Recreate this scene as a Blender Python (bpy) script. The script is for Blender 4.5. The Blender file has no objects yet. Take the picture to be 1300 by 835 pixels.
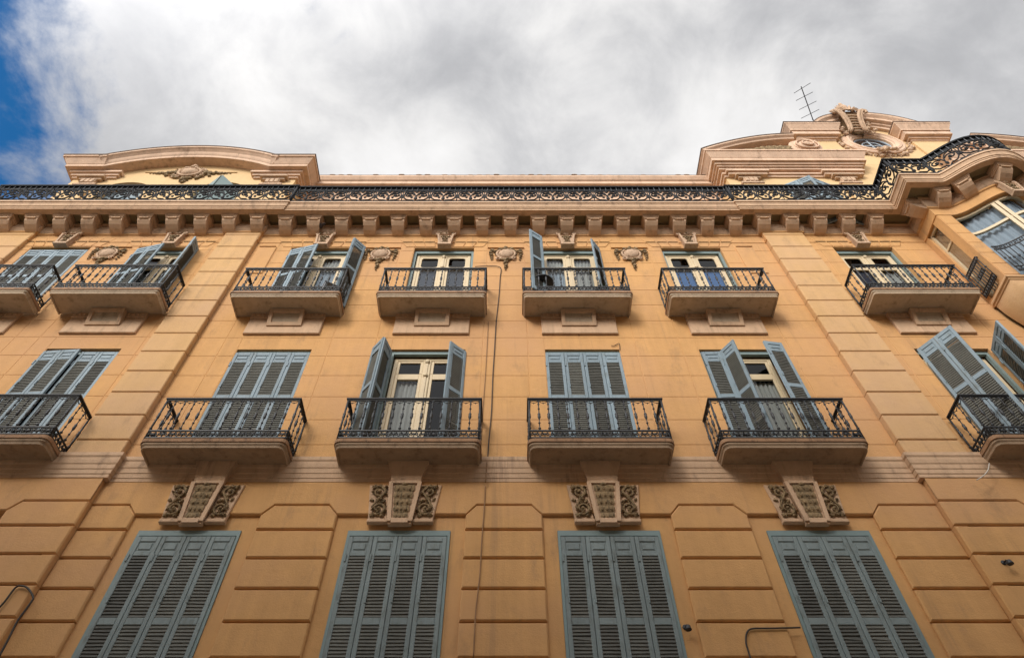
import bpy, math, random
from mathutils import Vector, Matrix, Euler
R = math.radians
PI = math.pi
SC = bpy.context.scene
COL = SC.collection

# ------------------------------------------------------------------ camera
PITCH = math.atan(867.0 / 617.0)
cam_d = bpy.data.cameras.new('camera')
cam = bpy.data.objects.new('camera', cam_d)
COL.objects.link(cam)
cam.location = (0, 0, 1.6)
cam.rotation_euler = (PITCH + PI / 2, 0, 0)
cam_d.sensor_width = 36.0
cam_d.lens = 867.0 / 1300.0 * 36.0
cam_d.shift_x = 4.0 / 1300.0
cam_d.clip_start = 0.05
cam_d.clip_end = 4000
SC.camera = cam

# ------------------------------------------------------------------ sky, sun, exposure
SUN_EL, SUN_ROT = 31.5, 205.0
EXPOSURE = 0.78
CLOUD = 0.53
SKY_STRENGTH = 0.09
SUN_POWER = 1.5
world = bpy.data.worlds.new('World')
SC.world = world
world.use_nodes = True
nt = world.node_tree
nt.nodes.clear()


def nd(tree, typ, **kw):
    n = tree.nodes.new(typ)
    for k, v in kw.items():
        setattr(n, k, v)
    return n


def lk(tree, a, b):
    tree.links.new(a, b)


def math_node(tree, op, a, b=None, c=None, clamp=False):
    n = nd(tree, 'ShaderNodeMath', operation=op)
    n.use_clamp = clamp
    for i, v in enumerate((a, b, c)):
        if v is None:
            continue
        if isinstance(v, (int, float)):
            n.inputs[i].default_value = v
        else:
            lk(tree, v, n.inputs[i])
    return n.outputs[0]


def sky_dir(px, py):
    a = (px - 646) / 867.0
    b = (417.5 - py) / 867.0
    c, s = math.cos(PITCH), math.sin(PITCH)
    return Vector((a, c - b * s, s + b * c)).normalized()


tc = nd(nt, 'ShaderNodeTexCoord')
DIRV = tc.outputs['Generated']
sky = nd(nt, 'ShaderNodeTexSky', sky_type='NISHITA')
sky.sun_disc = False
sky.sun_elevation = R(SUN_EL)
sky.sun_rotation = R(SUN_ROT)
bg_sky = nd(nt, 'ShaderNodeBackground')
hs = nd(nt, 'ShaderNodeHueSaturation')
hs.inputs['Saturation'].default_value = 1.5
lk(nt, sky.outputs[0], hs.inputs['Color'])
lk(nt, hs.outputs[0], bg_sky.inputs['Color'])
bg_sky.inputs['Strength'].default_value = SKY_STRENGTH


def wnoise(scale, detail, rough, dist, off=(0, 0, 0), stretch=(1, 1, 1)):
    mp = nd(nt, 'ShaderNodeMapping')
    mp.inputs['Location'].default_value = off
    mp.inputs['Scale'].default_value = stretch
    lk(nt, DIRV, mp.inputs['Vector'])
    n = nd(nt, 'ShaderNodeTexNoise')
    n.inputs['Scale'].default_value = scale
    n.inputs['Detail'].default_value = detail
    n.inputs['Roughness'].default_value = rough
    n.inputs['Distortion'].default_value = dist
    lk(nt, mp.outputs[0], n.inputs['Vector'])
    return n.outputs[0]


def lobe(v, lo, hi):
    dp = nd(nt, 'ShaderNodeVectorMath', operation='DOT_PRODUCT')
    lk(nt, DIRV, dp.inputs[0])
    dp.inputs[1].default_value = v
    mr = nd(nt, 'ShaderNodeMapRange', interpolation_type='SMOOTHSTEP')
    lk(nt, dp.outputs['Value'], mr.inputs['Value'])
    mr.inputs['From Min'].default_value = lo
    mr.inputs['From Max'].default_value = hi
    return mr.outputs['Result']


n_big = wnoise(3.2, 10, 0.55, 0.1, (3.1, 1.7, 0.4))
n_fine = wnoise(6.0, 12, 0.60, 0.35, (0.3, 5.0, 2.0))
n_hole = wnoise(6.0, 10, 0.60, 0.2, (7.3, 2.1, 4.0))
# a gap in the cloud deck on the left
gap = lobe(sky_dir(-215, 165), 0.945, 0.999)
hole = math_node(nt, 'ADD', gap, math_node(nt, 'MULTIPLY', math_node(nt, 'SUBTRACT', n_hole, 0.5), 1.9))
mrh = nd(nt, 'ShaderNodeMapRange', interpolation_type='SMOOTHSTEP')
lk(nt, hole, mrh.inputs['Value'])
mrh.inputs['From Min'].default_value = 0.30
mrh.inputs['From Max'].default_value = 0.84
# cloud brightness
bright = lobe(sky_dir(760, 190), 0.80, 1.0)
left_bright = lobe(sky_dir(180, 130), 0.93, 1.0)
sunside = lobe(Vector((math.sin(R(SUN_ROT)) * math.cos(R(SUN_EL)), math.cos(R(SUN_ROT)) * math.cos(R(SUN_EL)), math.sin(R(SUN_EL)))), 0.30, 1.0)
v = math_node(nt, 'MULTIPLY', math_node(nt, 'SUBTRACT', n_big, 0.5), 1.5)
v = math_node(nt, 'ADD', v, math_node(nt, 'MULTIPLY', math_node(nt, 'SUBTRACT', n_fine, 0.5), 1.25))
v = math_node(nt, 'ADD', v, 0.47)
v = math_node(nt, 'ADD', v, math_node(nt, 'MULTIPLY', bright, 0.34))
v = math_node(nt, 'ADD', v, math_node(nt, 'MULTIPLY', left_bright, -0.06))
for px, py, lo_, amt in ((500, 60, 0.980, -0.13), (950, 70, 0.970, -0.20), (1290, 90, 0.975, -0.16), (640, 10, 0.985, -0.10)):
    v = math_node(nt, 'ADD', v, math_node(nt, 'MULTIPLY', lobe(sky_dir(px, py), lo_, 1.0), amt))
mv = nd(nt, 'ShaderNodeMapRange', interpolation_type='SMOOTHSTEP')
lk(nt, v, mv.inputs['Value'])
mv.inputs['From Min'].default_value = 0.15
mv.inputs['From Max'].default_value = 1.20
mv.inputs['To Min'].default_value = 0.56
mv.inputs['To Max'].default_value = 1.07
cl_v = math_node(nt, 'ADD', mv.outputs['Result'], math_node(nt, 'MULTIPLY', sunside, 1.9))
bg_cl = nd(nt, 'ShaderNodeBackground')
crc = nd(nt, 'ShaderNodeValToRGB')
crc.color_ramp.elements[0].position = 0.4
crc.color_ramp.elements[0].color = (0.93, 0.945, 1.0, 1)
crc.color_ramp.elements[1].position = 0.95
crc.color_ramp.elements[1].color = (1.0, 0.99, 0.985, 1)
lk(nt, mv.outputs['Result'], crc.inputs['Fac'])
lk(nt, crc.outputs[0], bg_cl.inputs['Color'])
lk(nt, math_node(nt, 'MULTIPLY', cl_v, CLOUD), bg_cl.inputs['Strength'])
mixw = nd(nt, 'ShaderNodeMixShader')
lk(nt, mrh.outputs['Result'], mixw.inputs['Fac'])
lk(nt, bg_cl.outputs[0], mixw.inputs[1])
lk(nt, bg_sky.outputs[0], mixw.inputs[2])
out = nd(nt, 'ShaderNodeOutputWorld')
lk(nt, mixw.outputs[0], out.inputs['Surface'])

sun_d = bpy.data.lights.new('sun', 'SUN')
sun_d.energy = SUN_POWER
sun_d.angle = R(20)
sun_d.color = (1.0, 0.93, 0.84)
sun = bpy.data.objects.new('sun', sun_d)
COL.objects.link(sun)
sv = Vector((math.sin(R(SUN_ROT)) * math.cos(R(SUN_EL)), math.cos(R(SUN_ROT)) * math.cos(R(SUN_EL)), math.sin(R(SUN_EL))))
sun.rotation_euler = (-sv).to_track_quat('-Z', 'Y').to_euler()
sun.location = (0, -30, 60)

SC.view_settings.view_transform = 'Standard'
SC.view_settings.look = 'None'
SC.view_settings.exposure = EXPOSURE
SC.view_settings.gamma = 1
SC.view_settings.use_curve_mapping = False
SC.cycles.max_bounces = 6
SC.cycles.diffuse_bounces = 4
SC.cycles.transparent_max_bounces = 10

# ------------------------------------------------------------------ materials


def material(name, base, rough=0.8, var=0.15, scale=1.2, streak=0.0, bump=0.0, bscale=40.0, dirt=None, dirt_lo=0.55, dirt_hi=0.75, metal=0.0, spec=0.4, tint=None, fade=0.0, drip=0.0):
    m = bpy.data.materials.new(name)
    m.use_nodes = True
    t = m.node_tree
    b = t.nodes['Principled BSDF']
    b.inputs['Roughness'].default_value = rough
    b.inputs['Metallic'].default_value = metal
    b.inputs['Specular IOR Level'].default_value = spec
    g = nd(t, 'ShaderNodeNewGeometry')
    pos = g.outputs['Position']

    def noise(sc, det=6, stretch=(1, 1, 1), rough_=0.6):
        mp = nd(t, 'ShaderNodeMapping')
        mp.inputs['Scale'].default_value = stretch
        lk(t, pos, mp.inputs['Vector'])
        n = nd(t, 'ShaderNodeTexNoise')
        n.inputs['Scale'].default_value = sc
        n.inputs['Detail'].default_value = det
        n.inputs['Roughness'].default_value = rough_
        lk(t, mp.outputs[0], n.inputs['Vector'])
        return n.outputs[0]
    n1 = noise(scale)
    n2 = noise(scale * 7, 5)
    s = math_node(t, 'ADD', math_node(t, 'MULTIPLY', n1, 0.7), math_node(t, 'MULTIPLY', n2, 0.3))
    if streak:
        n3 = noise(1.0, 5, (5.0, 5.0, 0.35))
        s = math_node(t, 'ADD', math_node(t, 'MULTIPLY', s, 1 - streak), math_node(t, 'MULTIPLY', n3, streak))
    mr = nd(t, 'ShaderNodeMapRange')
    lk(t, s, mr.inputs['Value'])
    mr.inputs['From Min'].default_value = 0.3
    mr.inputs['From Max'].default_value = 0.7
    mr.inputs['To Min'].default_value = 1 - var
    mr.inputs['To Max'].default_value = 1 + var
    vm = nd(t, 'ShaderNodeVectorMath', operation='SCALE')
    vm.inputs[0].default_value = base
    lk(t, mr.outputs[0], vm.inputs['Scale'])
    colr = vm.outputs[0]
    if tint is not None:
        nt_ = noise(0.45, 4)
        mx = nd(t, 'ShaderNodeMix', data_type='RGBA')
        mrt = nd(t, 'ShaderNodeMapRange')
        lk(t, nt_, mrt.inputs['Value'])
        mrt.inputs['From Min'].default_value = 0.42
        mrt.inputs['From Max'].default_value = 0.68
        lk(t, mrt.outputs[0], mx.inputs['Factor'])
        lk(t, colr, mx.inputs['A'])
        mx.inputs['B'].default_value = (*tint, 1)
        colr = mx.outputs['Result']
    if dirt is not None:
        nn = noise(scale * 2.3, 9, (1.3, 1.3, 0.55), 0.7)
        mrd = nd(t, 'ShaderNodeMapRange', interpolation_type='SMOOTHSTEP')
        lk(t, nn, mrd.inputs['Value'])
        mrd.inputs['From Min'].default_value = dirt_lo
        mrd.inputs['From Max'].default_value = dirt_hi
        mx = nd(t, 'ShaderNodeMix', data_type='RGBA')
        lk(t, mrd.outputs[0], mx.inputs['Factor'])
        lk(t, colr, mx.inputs['A'])
        mx.inputs['B'].default_value = (*dirt, 1)
        colr = mx.outputs['Result']
    if drip:
        nd1 = noise(1.0, 6, (7.0, 7.0, 0.28), 0.65)
        nd2 = noise(0.55, 4)
        pr = math_node(t, 'ADD', nd1, math_node(t, 'MULTIPLY', math_node(t, 'SUBTRACT', nd2, 0.5), 0.6))
        mrp = nd(t, 'ShaderNodeMapRange', interpolation_type='SMOOTHSTEP')
        lk(t, pr, mrp.inputs['Value'])
        mrp.inputs['From Min'].default_value = 0.56
        mrp.inputs['From Max'].default_value = 0.80
        mrp.inputs['To Max'].default_value = drip
        mx = nd(t, 'ShaderNodeMix', data_type='RGBA')
        lk(t, mrp.outputs[0], mx.inputs['Factor'])
        lk(t, colr, mx.inputs['A'])
        mx.inputs['B'].default_value = (*(dirt or (0.1, 0.08, 0.06)), 1)
        colr = mx.outputs['Result']
    if fade:
        oi = nd(t, 'ShaderNodeObjectInfo')
        mf = nd(t, 'ShaderNodeMapRange')
        lk(t, oi.outputs['Random'], mf.inputs['Value'])
        mf.inputs['To Min'].default_value = 1 - fade
        mf.inputs['To Max'].default_value = 1 + fade
        vf = nd(t, 'ShaderNodeVectorMath', operation='SCALE')
        lk(t, colr, vf.inputs[0])
        lk(t, mf.outputs[0], vf.inputs['Scale'])
        colr = vf.outputs[0]
    lk(t, colr, b.inputs['Base Color'])
    if bump:
        bn = nd(t, 'ShaderNodeBump')
        bn.inputs['Strength'].default_value = bump
        bn.inputs['Distance'].default_value = 0.02
        lk(t, math_node(t, 'ADD', noise(bscale, 6), math_node(t, 'MULTIPLY', noise(bscale * 0.12, 3), 1.5)), bn.inputs['Height'])
        lk(t, bn.outputs[0], b.inputs['Normal'])
    return m


def glass_material(name, tint, gloss=0.10):
    m = bpy.data.materials.new(name)
    m.use_nodes = True
    t = m.node_tree
    t.nodes.clear()
    tr = nd(t, 'ShaderNodeBsdfTransparent')
    tr.inputs['Color'].default_value = (*tint, 1)
    gl = nd(t, 'ShaderNodeBsdfGlossy')
    gl.inputs['Roughness'].default_value = 0.02
    fr = nd(t, 'ShaderNodeFresnel')
    fr.inputs['IOR'].default_value = 1.5
    f = math_node(t, 'ADD', math_node(t, 'MULTIPLY', fr.outputs[0], 0.42), gloss, clamp=True)
    mx = nd(t, 'ShaderNodeMixShader')
    lk(t, f, mx.inputs['Fac'])
    lk(t, tr.outputs[0], mx.inputs[1])
    lk(t, gl.outputs[0], mx.inputs[2])
    o = nd(t, 'ShaderNodeOutputMaterial')
    lk(t, mx.outputs[0], o.inputs['Surface'])
    return m


M = {}
M['stucco'] = material('ochre stucco', (0.60, 0.335, 0.133), 0.92, 0.17, 0.8, 0.45, 0.3, 60, dirt=(0.38, 0.225, 0.11), dirt_lo=0.54, dirt_hi=0.80, tint=(0.56, 0.315, 0.15), drip=0.6)
M['pilaster'] = material('sandy stucco', (0.60, 0.37, 0.165), 0.92, 0.16, 0.9, 0.5, 0.3, 60, dirt=(0.38, 0.24, 0.13), dirt_lo=0.54, dirt_hi=0.80, tint=(0.55, 0.345, 0.19), drip=0.6)
M['trim'] = material('rose cast stone', (0.57, 0.385, 0.245), 0.88, 0.18, 1.6, 0.5, 0.3, 50, dirt=(0.25, 0.165, 0.11), dirt_lo=0.52, dirt_hi=0.80, drip=0.75)
M['attic'] = material('cream stucco', (0.66, 0.46, 0.24), 0.9, 0.10, 1.2, 0.3, 0.2, 50, dirt=(0.42, 0.28, 0.15), dirt_lo=0.62, dirt_hi=0.9)
M['attic_trim'] = material('pale rose stone', (0.63, 0.44, 0.31), 0.88, 0.18, 1.6, 0.6, 0.3, 50, dirt=(0.27, 0.18, 0.12), dirt_lo=0.54, dirt_hi=0.80, drip=0.75)
M['coping'] = material('weathered coping', (0.17, 0.12, 0.09), 0.9, 0.35, 3.0, 0.2, 0.3)
M['slab'] = material('weathered balcony stone', (0.47, 0.365, 0.255), 0.85, 0.18, 2.0, 0.1, 0.3, 30, dirt=(0.24, 0.18, 0.12), dirt_lo=0.50, dirt_hi=0.76)
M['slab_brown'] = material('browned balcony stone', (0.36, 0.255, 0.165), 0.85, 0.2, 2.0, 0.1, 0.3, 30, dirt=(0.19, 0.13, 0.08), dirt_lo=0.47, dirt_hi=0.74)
M['slab_edge'] = material('rust stained edge', (0.30, 0.17, 0.09), 0.85, 0.25, 3.0, 0.2, 0.3, 30, dirt=(0.12, 0.07, 0.04), dirt_lo=0.5, dirt_hi=0.7)
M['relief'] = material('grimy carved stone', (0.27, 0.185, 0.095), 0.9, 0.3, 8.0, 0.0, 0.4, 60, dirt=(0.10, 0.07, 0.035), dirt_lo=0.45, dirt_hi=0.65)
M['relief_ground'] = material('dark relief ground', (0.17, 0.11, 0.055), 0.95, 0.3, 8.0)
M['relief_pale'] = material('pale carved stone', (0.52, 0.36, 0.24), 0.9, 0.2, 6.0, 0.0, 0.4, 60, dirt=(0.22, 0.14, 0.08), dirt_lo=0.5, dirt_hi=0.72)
M['blue'] = material('blue grey paint', (0.21, 0.28, 0.325), 0.6, 0.14, 3.0, 0.4, 0.12, 80, dirt=(0.15, 0.18, 0.18), dirt_lo=0.50, dirt_hi=0.72, fade=0.13)
M['blue_worn_shade'] = material('weathered and shaded grey green paint', (0.195, 0.24, 0.24), 0.65, 0.16, 3.0, 0.45, 0.12, 80, dirt=(0.13, 0.15, 0.14), dirt_lo=0.48, dirt_hi=0.72, fade=0.10)  # greener paint, with some ground-floor shade also put into its tone
M['blue_frame'] = material('teal grey paint', (0.19, 0.26, 0.26), 0.6, 0.12, 3.0, 0.4, 0.12, 80)
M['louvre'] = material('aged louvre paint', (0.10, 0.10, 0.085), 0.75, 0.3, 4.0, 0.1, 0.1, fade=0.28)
M['cream'] = material('cream joinery paint', (0.63, 0.51, 0.33), 0.55, 0.08, 3.0, 0.3)
M['iron'] = material('black wrought iron', (0.017, 0.019, 0.022), 0.52, 0.3, 6.0, 0.0, 0.1, 60, spec=0.5)
M['glass'] = glass_material('window glass', (0.80, 0.84, 0.86), 0.0)
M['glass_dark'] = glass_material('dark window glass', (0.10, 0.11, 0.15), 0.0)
M['curtain'] = material('grey voile curtain', (0.40, 0.39, 0.36), 0.9, 0.12, 3.0, 0.5)
M['curtain_blue'] = material('pale blue curtain', (0.34, 0.39, 0.44), 0.9, 0.12, 3.0, 0.5)
M['navy'] = material('navy blind', (0.012, 0.018, 0.04), 0.4, 0.15, 3.0)
M['blue_blind'] = material('bright blue blind', (0.05, 0.14, 0.33), 0.6, 0.12, 3.0)
M['dark'] = material('painted room darkness', (0.02, 0.018, 0.016), 0.95, 0.15, 1.0)
M['tile'] = material('clay roof tile', (0.36, 0.24, 0.17), 0.9, 0.3, 5.0, 0.0, 0.3)
M['asphalt'] = material('asphalt', (0.05, 0.05, 0.052), 0.9, 0.2, 3.0, 0.0, 0.4)
M['street'] = material('pale bounce paving', (0.42, 0.385, 0.33), 0.8, 0.12, 1.5, 0.0, 0.2)  # unseen street, kept pale to bounce light up under slabs and soffits
M['paving'] = material('pale paving', (0.34, 0.31, 0.27), 0.85, 0.15, 2.0, 0.0, 0.2)
M['earth'] = material('distant ground', (0.20, 0.18, 0.15), 0.95, 0.2, 0.1)
M['facing'] = material('opposite facade render', (0.45, 0.38, 0.29), 0.9, 0.1, 0.6, 0.3)
M['wire'] = material('black cable sheath', (0.035, 0.028, 0.022), 0.6, 0.2, 5.0)
M['wire_tan'] = material('painted cable', (0.30, 0.17, 0.08), 0.7, 0.2, 5.0)
M['wire_white'] = material('white cable', (0.55, 0.52, 0.46), 0.6, 0.1, 5.0)
M['alu'] = material('dull aluminium', (0.10, 0.10, 0.11), 0.45, 0.15, 5.0, metal=0.6)
M['plastic'] = material('grey plastic', (0.20, 0.21, 0.23), 0.5, 0.15, 5.0)
M['roof_iron'] = material('matt black iron', (0.009, 0.010, 0.012), 0.7, 0.3, 6.0, spec=0.3)
M['bar_iron'] = material('grey bar iron', (0.07, 0.075, 0.085), 0.5, 0.4, 6.0)  # upper bars, a lighter grey than the black railing
M['lavender'] = material('lavender blind', (0.40, 0.38, 0.47), 0.8, 0.1, 3.0)
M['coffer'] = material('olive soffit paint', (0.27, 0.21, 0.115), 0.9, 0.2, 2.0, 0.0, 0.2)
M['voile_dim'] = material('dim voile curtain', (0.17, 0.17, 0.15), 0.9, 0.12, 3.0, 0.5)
M['feather'] = material('dark feathers', (0.06, 0.05, 0.05), 0.8, 0.3, 20.0)
M['leaf'] = material('dull leaf', (0.05, 0.075, 0.03), 0.6, 0.3, 20.0)
M['terracotta'] = material('terracotta', (0.30, 0.12, 0.06), 0.8, 0.15, 10.0)
M['terrace'] = material('terrace slab', (0.33, 0.24, 0.18), 0.9, 0.15, 2.0)

# ------------------------------------------------------------------ mesh builder


class MB:
    def __init__(self):
        self.v = []
        self.f = []
        self.sm = []

    def add(self, vs, fs, smooth=False):
        n = len(self.v)
        self.v.extend([tuple(p) for p in vs])
        self.f.extend([tuple(i + n for i in f) for f in fs])
        self.sm.extend([smooth] * len(fs))

    def box(self, x0, x1, y0, y1, z0, z1):
        if x0 > x1: x0, x1 = x1, x0
        if y0 > y1: y0, y1 = y1, y0
        if z0 > z1: z0, z1 = z1, z0
        self.add([(x0, y0, z0), (x1, y0, z0), (x1, y1, z0), (x0, y1, z0), (x0, y0, z1), (x1, y0, z1), (x1, y1, z1), (x0, y1, z1)],
                 [(0, 3, 2, 1), (4, 5, 6, 7), (0, 1, 5, 4), (1, 2, 6, 5), (2, 3, 7, 6), (3, 0, 4, 7)])

    def bevel_box(self, x0, x1, y0, y1, z0, z1, b):
        # chamfered all round on its front (-y) face
        self.add([(x0, y1, z0), (x1, y1, z0), (x1, y1, z1), (x0, y1, z1), (x0, y0 + b, z0), (x1, y0 + b, z0), (x1, y0 + b, z1), (x0, y0 + b, z1),
                  (x0 + b, y0, z0 + b), (x1 - b, y0, z0 + b), (x1 - b, y0, z1 - b), (x0 + b, y0, z1 - b)],
                 [(0, 1, 2, 3), (0, 4, 5, 1), (1, 5, 6, 2), (2, 6, 7, 3), (3, 7, 4, 0), (4, 8, 9, 5), (5, 9, 10, 6), (6, 10, 11, 7), (7, 11, 8, 4), (8, 11, 10, 9)])

    def poly_block(self, poly, d0, d1, b, mapf=None):
        # poly: ccw (x,z) outline raised from depth d0 to d1 with bevelled edge b
        mapf = mapf or W
        ins = inset(poly, b)
        n = len(poly)
        vs = [mapf(x, d0, z) for x, z in poly] + [mapf(x, d1 - b, z) for x, z in poly] + [mapf(x, d1, z) for x, z in ins]
        fs = []
        for i in range(n):
            j = (i + 1) % n
            fs.append((i, j, n + j, n + i))
            fs.append((n + i, n + j, 2 * n + j, 2 * n + i))
        fs.append(tuple(range(2 * n, 3 * n)))
        self.add(vs, fs)

    def tube(self, pts, r, n=5, caps=True, smooth=True):
        pts = [Vector(p) for p in pts]
        k = len(pts)
        rs = r if isinstance(r, (list, tuple)) else [r] * k
        vs = []
        up = None
        for i, p in enumerate(pts):
            t = (pts[min(i + 1, k - 1)] - pts[max(i - 1, 0)])
            if t.length < 1e-9:
                t = Vector((0, 0, 1))
            t.normalize()
            if up is None:
                up = Vector((0, -1, 0)) if abs(t.y) < 0.9 else Vector((1, 0, 0))
            a = up - t * up.dot(t)
            if a.length < 1e-4:
                a = Vector((1, 0, 0)) - t * t.x
            a.normalize()
            up = a
            b = t.cross(a)
            for q in range(n):
                th = 2 * PI * q / n
                vs.append(p + (a * math.cos(th) + b * math.sin(th)) * rs[i])
        fs = []
        for i in range(k - 1):
            for q in range(n):
                w = (q + 1) % n
                fs.append((i * n + q, i * n + w, (i + 1) * n + w, (i + 1) * n + q))
        if caps:
            fs.append(tuple(reversed(range(n))))
            fs.append(tuple(range((k - 1) * n, k * n)))
        self.add(vs, fs, smooth)

    def lathe(self, prof, base, n=6, axis=None, smooth=True):
        # prof: (r, z) up the z axis from base
        vs = []
        for r, z in prof:
            for q in range(n):
                th = 2 * PI * q / n
                vs.append((base[0] + r * math.cos(th), base[1] + r * math.sin(th), base[2] + z))
        fs = []
        for i in range(len(prof) - 1):
            for q in range(n):
                w = (q + 1) % n
                fs.append((i * n + q, i * n + w, (i + 1) * n + w, (i + 1) * n + q))
        fs.append(tuple(reversed(range(n))))
        fs.append(tuple(range((len(prof) - 1) * n, len(prof) * n)))
        self.add(vs, fs, smooth)

    def blob(self, c, rx, ry, rz, n=7, m=5, rot=0.0):
        # ellipsoid; rot turns it in the x-z plane
        vs = []
        cr, sr = math.cos(rot), math.sin(rot)
        for i in range(m + 1):
            ph = -PI / 2 + PI * i / m
            for q in range(n):
                th = 2 * PI * q / n
                x, y, z = rx * math.cos(ph) * math.cos(th), ry * math.cos(ph) * math.sin(th), rz * math.sin(ph)
                vs.append((c[0] + x * cr - z * sr, c[1] + y, c[2] + x * sr + z * cr))
        fs = []
        for i in range(m):
            for q in range(n):
                w = (q + 1) % n
                fs.append((i * n + q, i * n + w, (i + 1) * n + w, (i + 1) * n + q))
        self.add(vs, fs, True)

    def strip(self, rows, smooth=False, close=False):
        n = len(rows[0])
        vs = [p for r in rows for p in r]
        fs = []
        for i in range(len(rows) - 1):
            for j in range(n - 1):
                fs.append((i * n + j, i * n + j + 1, (i + 1) * n + j + 1, (i + 1) * n + j))
        self.add(vs, fs, smooth)

    def sweep(self, path, prof, cap=True):
        # path: plan polyline [(x,y)], outward = right-hand side; prof: [(d,z)]
        rows = [offset_path(path, d) for d, z in prof]
        n = len(path)
        vs = []
        for k, (d, z) in enumerate(prof):
            vs += [(x, y, z) for x, y in rows[k]]
        fs = []
        for k in range(len(prof) - 1):
            for i in range(n - 1):
                fs.append((k * n + i, k * n + i + 1, (k + 1) * n + i + 1, (k + 1) * n + i))
        if cap:
            fs.append(tuple(k * n for k in range(len(prof)))[::-1])
            fs.append(tuple(k * n + n - 1 for k in range(len(prof))))
        self.add(vs, fs)

    def sweep_xz(self, path, prof, y0=8.0):
        # path in the facade plane [(x,z)]; prof [(d outward, n along the path's upper normal)]
        n = len(path)
        nrm = []
        for i in range(n):
            a = path[max(i - 1, 0)]
            b = path[min(i + 1, n - 1)]
            t = Vector((b[0] - a[0], b[1] - a[1])).normalized()
            nrm.append((-t.y, t.x))
        vs = []
        for d, h in prof:
            for i in range(n):
                vs.append((path[i][0] + nrm[i][0] * h, y0 - d, path[i][1] + nrm[i][1] * h))
        fs = []
        for k in range(len(prof) - 1):
            for i in range(n - 1):
                fs.append((k * n + i, k * n + i + 1, (k + 1) * n + i + 1, (k + 1) * n + i))
        fs.append(tuple(k * n for k in range(len(prof))))
        fs.append(tuple(k * n + n - 1 for k in range(len(prof)))[::-1])
        self.add(vs, fs)


def W(x, d, z):
    return (x, 8.0 - d, z)


def inset(poly, b):
    n = len(poly)
    res = []
    for i in range(n):
        p0, p1, p2 = Vector(poly[i - 1]), Vector(poly[i]), Vector(poly[(i + 1) % n])
        t0 = (p1 - p0).normalized()
        t1 = (p2 - p1).normalized()
        n0 = Vector((-t0.y, t0.x))
        n1 = Vector((-t1.y, t1.x))
        m = n0 + n1
        m = m / max(m.dot(n0), 0.2)
        res.append(tuple(p1 + m * b))
    return res


def offset_path(path, d):
    n = len(path)
    res = []
    for i in range(n):
        if i == 0:
            t0 = t1 = (Vector(path[1]) - Vector(path[0])).normalized()
        elif i == n - 1:
            t0 = t1 = (Vector(path[-1]) - Vector(path[-2])).normalized()
        else:
            t0 = (Vector(path[i]) - Vector(path[i - 1])).normalized()
            t1 = (Vector(path[i + 1]) - Vector(path[i])).normalized()
        n0 = Vector((t0.y, -t0.x))
        n1 = Vector((t1.y, -t1.x))
        m = n0 + n1
        m = m / max(m.dot(n0), 0.15)
        res.append((path[i][0] + m.x * d, path[i][1] + m.y * d))
    return res


class Walk:
    """arc-length walk along a plan polyline"""

    def __init__(self, path):
        self.p = [Vector(q) for q in path]
        self.c = [0.0]
        for a, b in zip(self.p, self.p[1:]):
            self.c.append(self.c[-1] + (b - a).length)
        self.L = self.c[-1]

    def at(self, s):
        s = min(max(s, 0.0), self.L - 1e-6)
        for i in range(len(self.c) - 1):
            if s <= self.c[i + 1]:
                break
        f = (s - self.c[i]) / max(self.c[i + 1] - self.c[i], 1e-9)
        t = (self.p[i + 1] - self.p[i]).normalized()
        q = self.p[i].lerp(self.p[i + 1], f)
        return q, t, Vector((t.y, -t.x))


WORLD_LOC = {}


def finish(o, parent, loc):
    COL.objects.link(o)
    if parent is not None:
        o.parent = parent
        pl = WORLD_LOC.get(parent.name, Vector((0, 0, 0)))
        o.location = Vector(loc) - pl
    else:
        o.location = loc
    WORLD_LOC[o.name] = Vector(loc)
    return o


def mesh_of(name, mb, mats):
    me = bpy.data.meshes.new(name)
    me.from_pydata(mb.v, [], mb.f)
    if not isinstance(mats, (list, tuple)):
        mats = [mats]
    for m in mats:
        me.materials.append(m)
    me.polygons.foreach_set('use_smooth', mb.sm)
    me.validate(clean_customdata=False)
    me.update()
    return me


def obj(name, mb, mat, parent=None, loc=(0, 0, 0), world=True):
    """mb verts are in world space when world=True (loc is then the origin)"""
    if world and tuple(loc) != (0, 0, 0):
        mb2 = MB()
        mb2.v = [(x - loc[0], y - loc[1], z - loc[2]) for x, y, z in mb.v]
        mb2.f, mb2.sm = mb.f, mb.sm
        mb = mb2
    o = bpy.data.objects.new(name, mesh_of(name, mb, mat))
    return finish(o, parent, loc)


def inst(name, me, parent, loc, rotz=0.0, roty=0.0):
    o = bpy.data.objects.new(name, me)
    finish(o, parent, loc)
    o.rotation_euler = (0, roty, rotz)
    return o


def empty(name, loc, parent=None):
    o = bpy.data.objects.new(name, None)
    o.empty_display_size = 0.3
    return finish(o, parent, loc)


def tag(o, label, cat, group=None):
    o['label'] = label
    o['category'] = cat
    if group:
        o['group'] = group
    return o


def local_child(name, me, parent, loc=(0, 0, 0)):
    o = bpy.data.objects.new(name, me)
    COL.objects.link(o)
    o.parent = parent
    o.location = loc
    return o


def copy_tree(o, parent, loc):
    c = o.copy()
    COL.objects.link(c)
    c.parent = parent
    if loc is not None:
        c.location = Vector(loc) - WORLD_LOC.get(parent.name, Vector((0, 0, 0)))
        WORLD_LOC[c.name] = Vector(loc)
    for ch in list(o.children):
        d = ch.copy()
        COL.objects.link(d)
        d.parent = c
    return c


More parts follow.
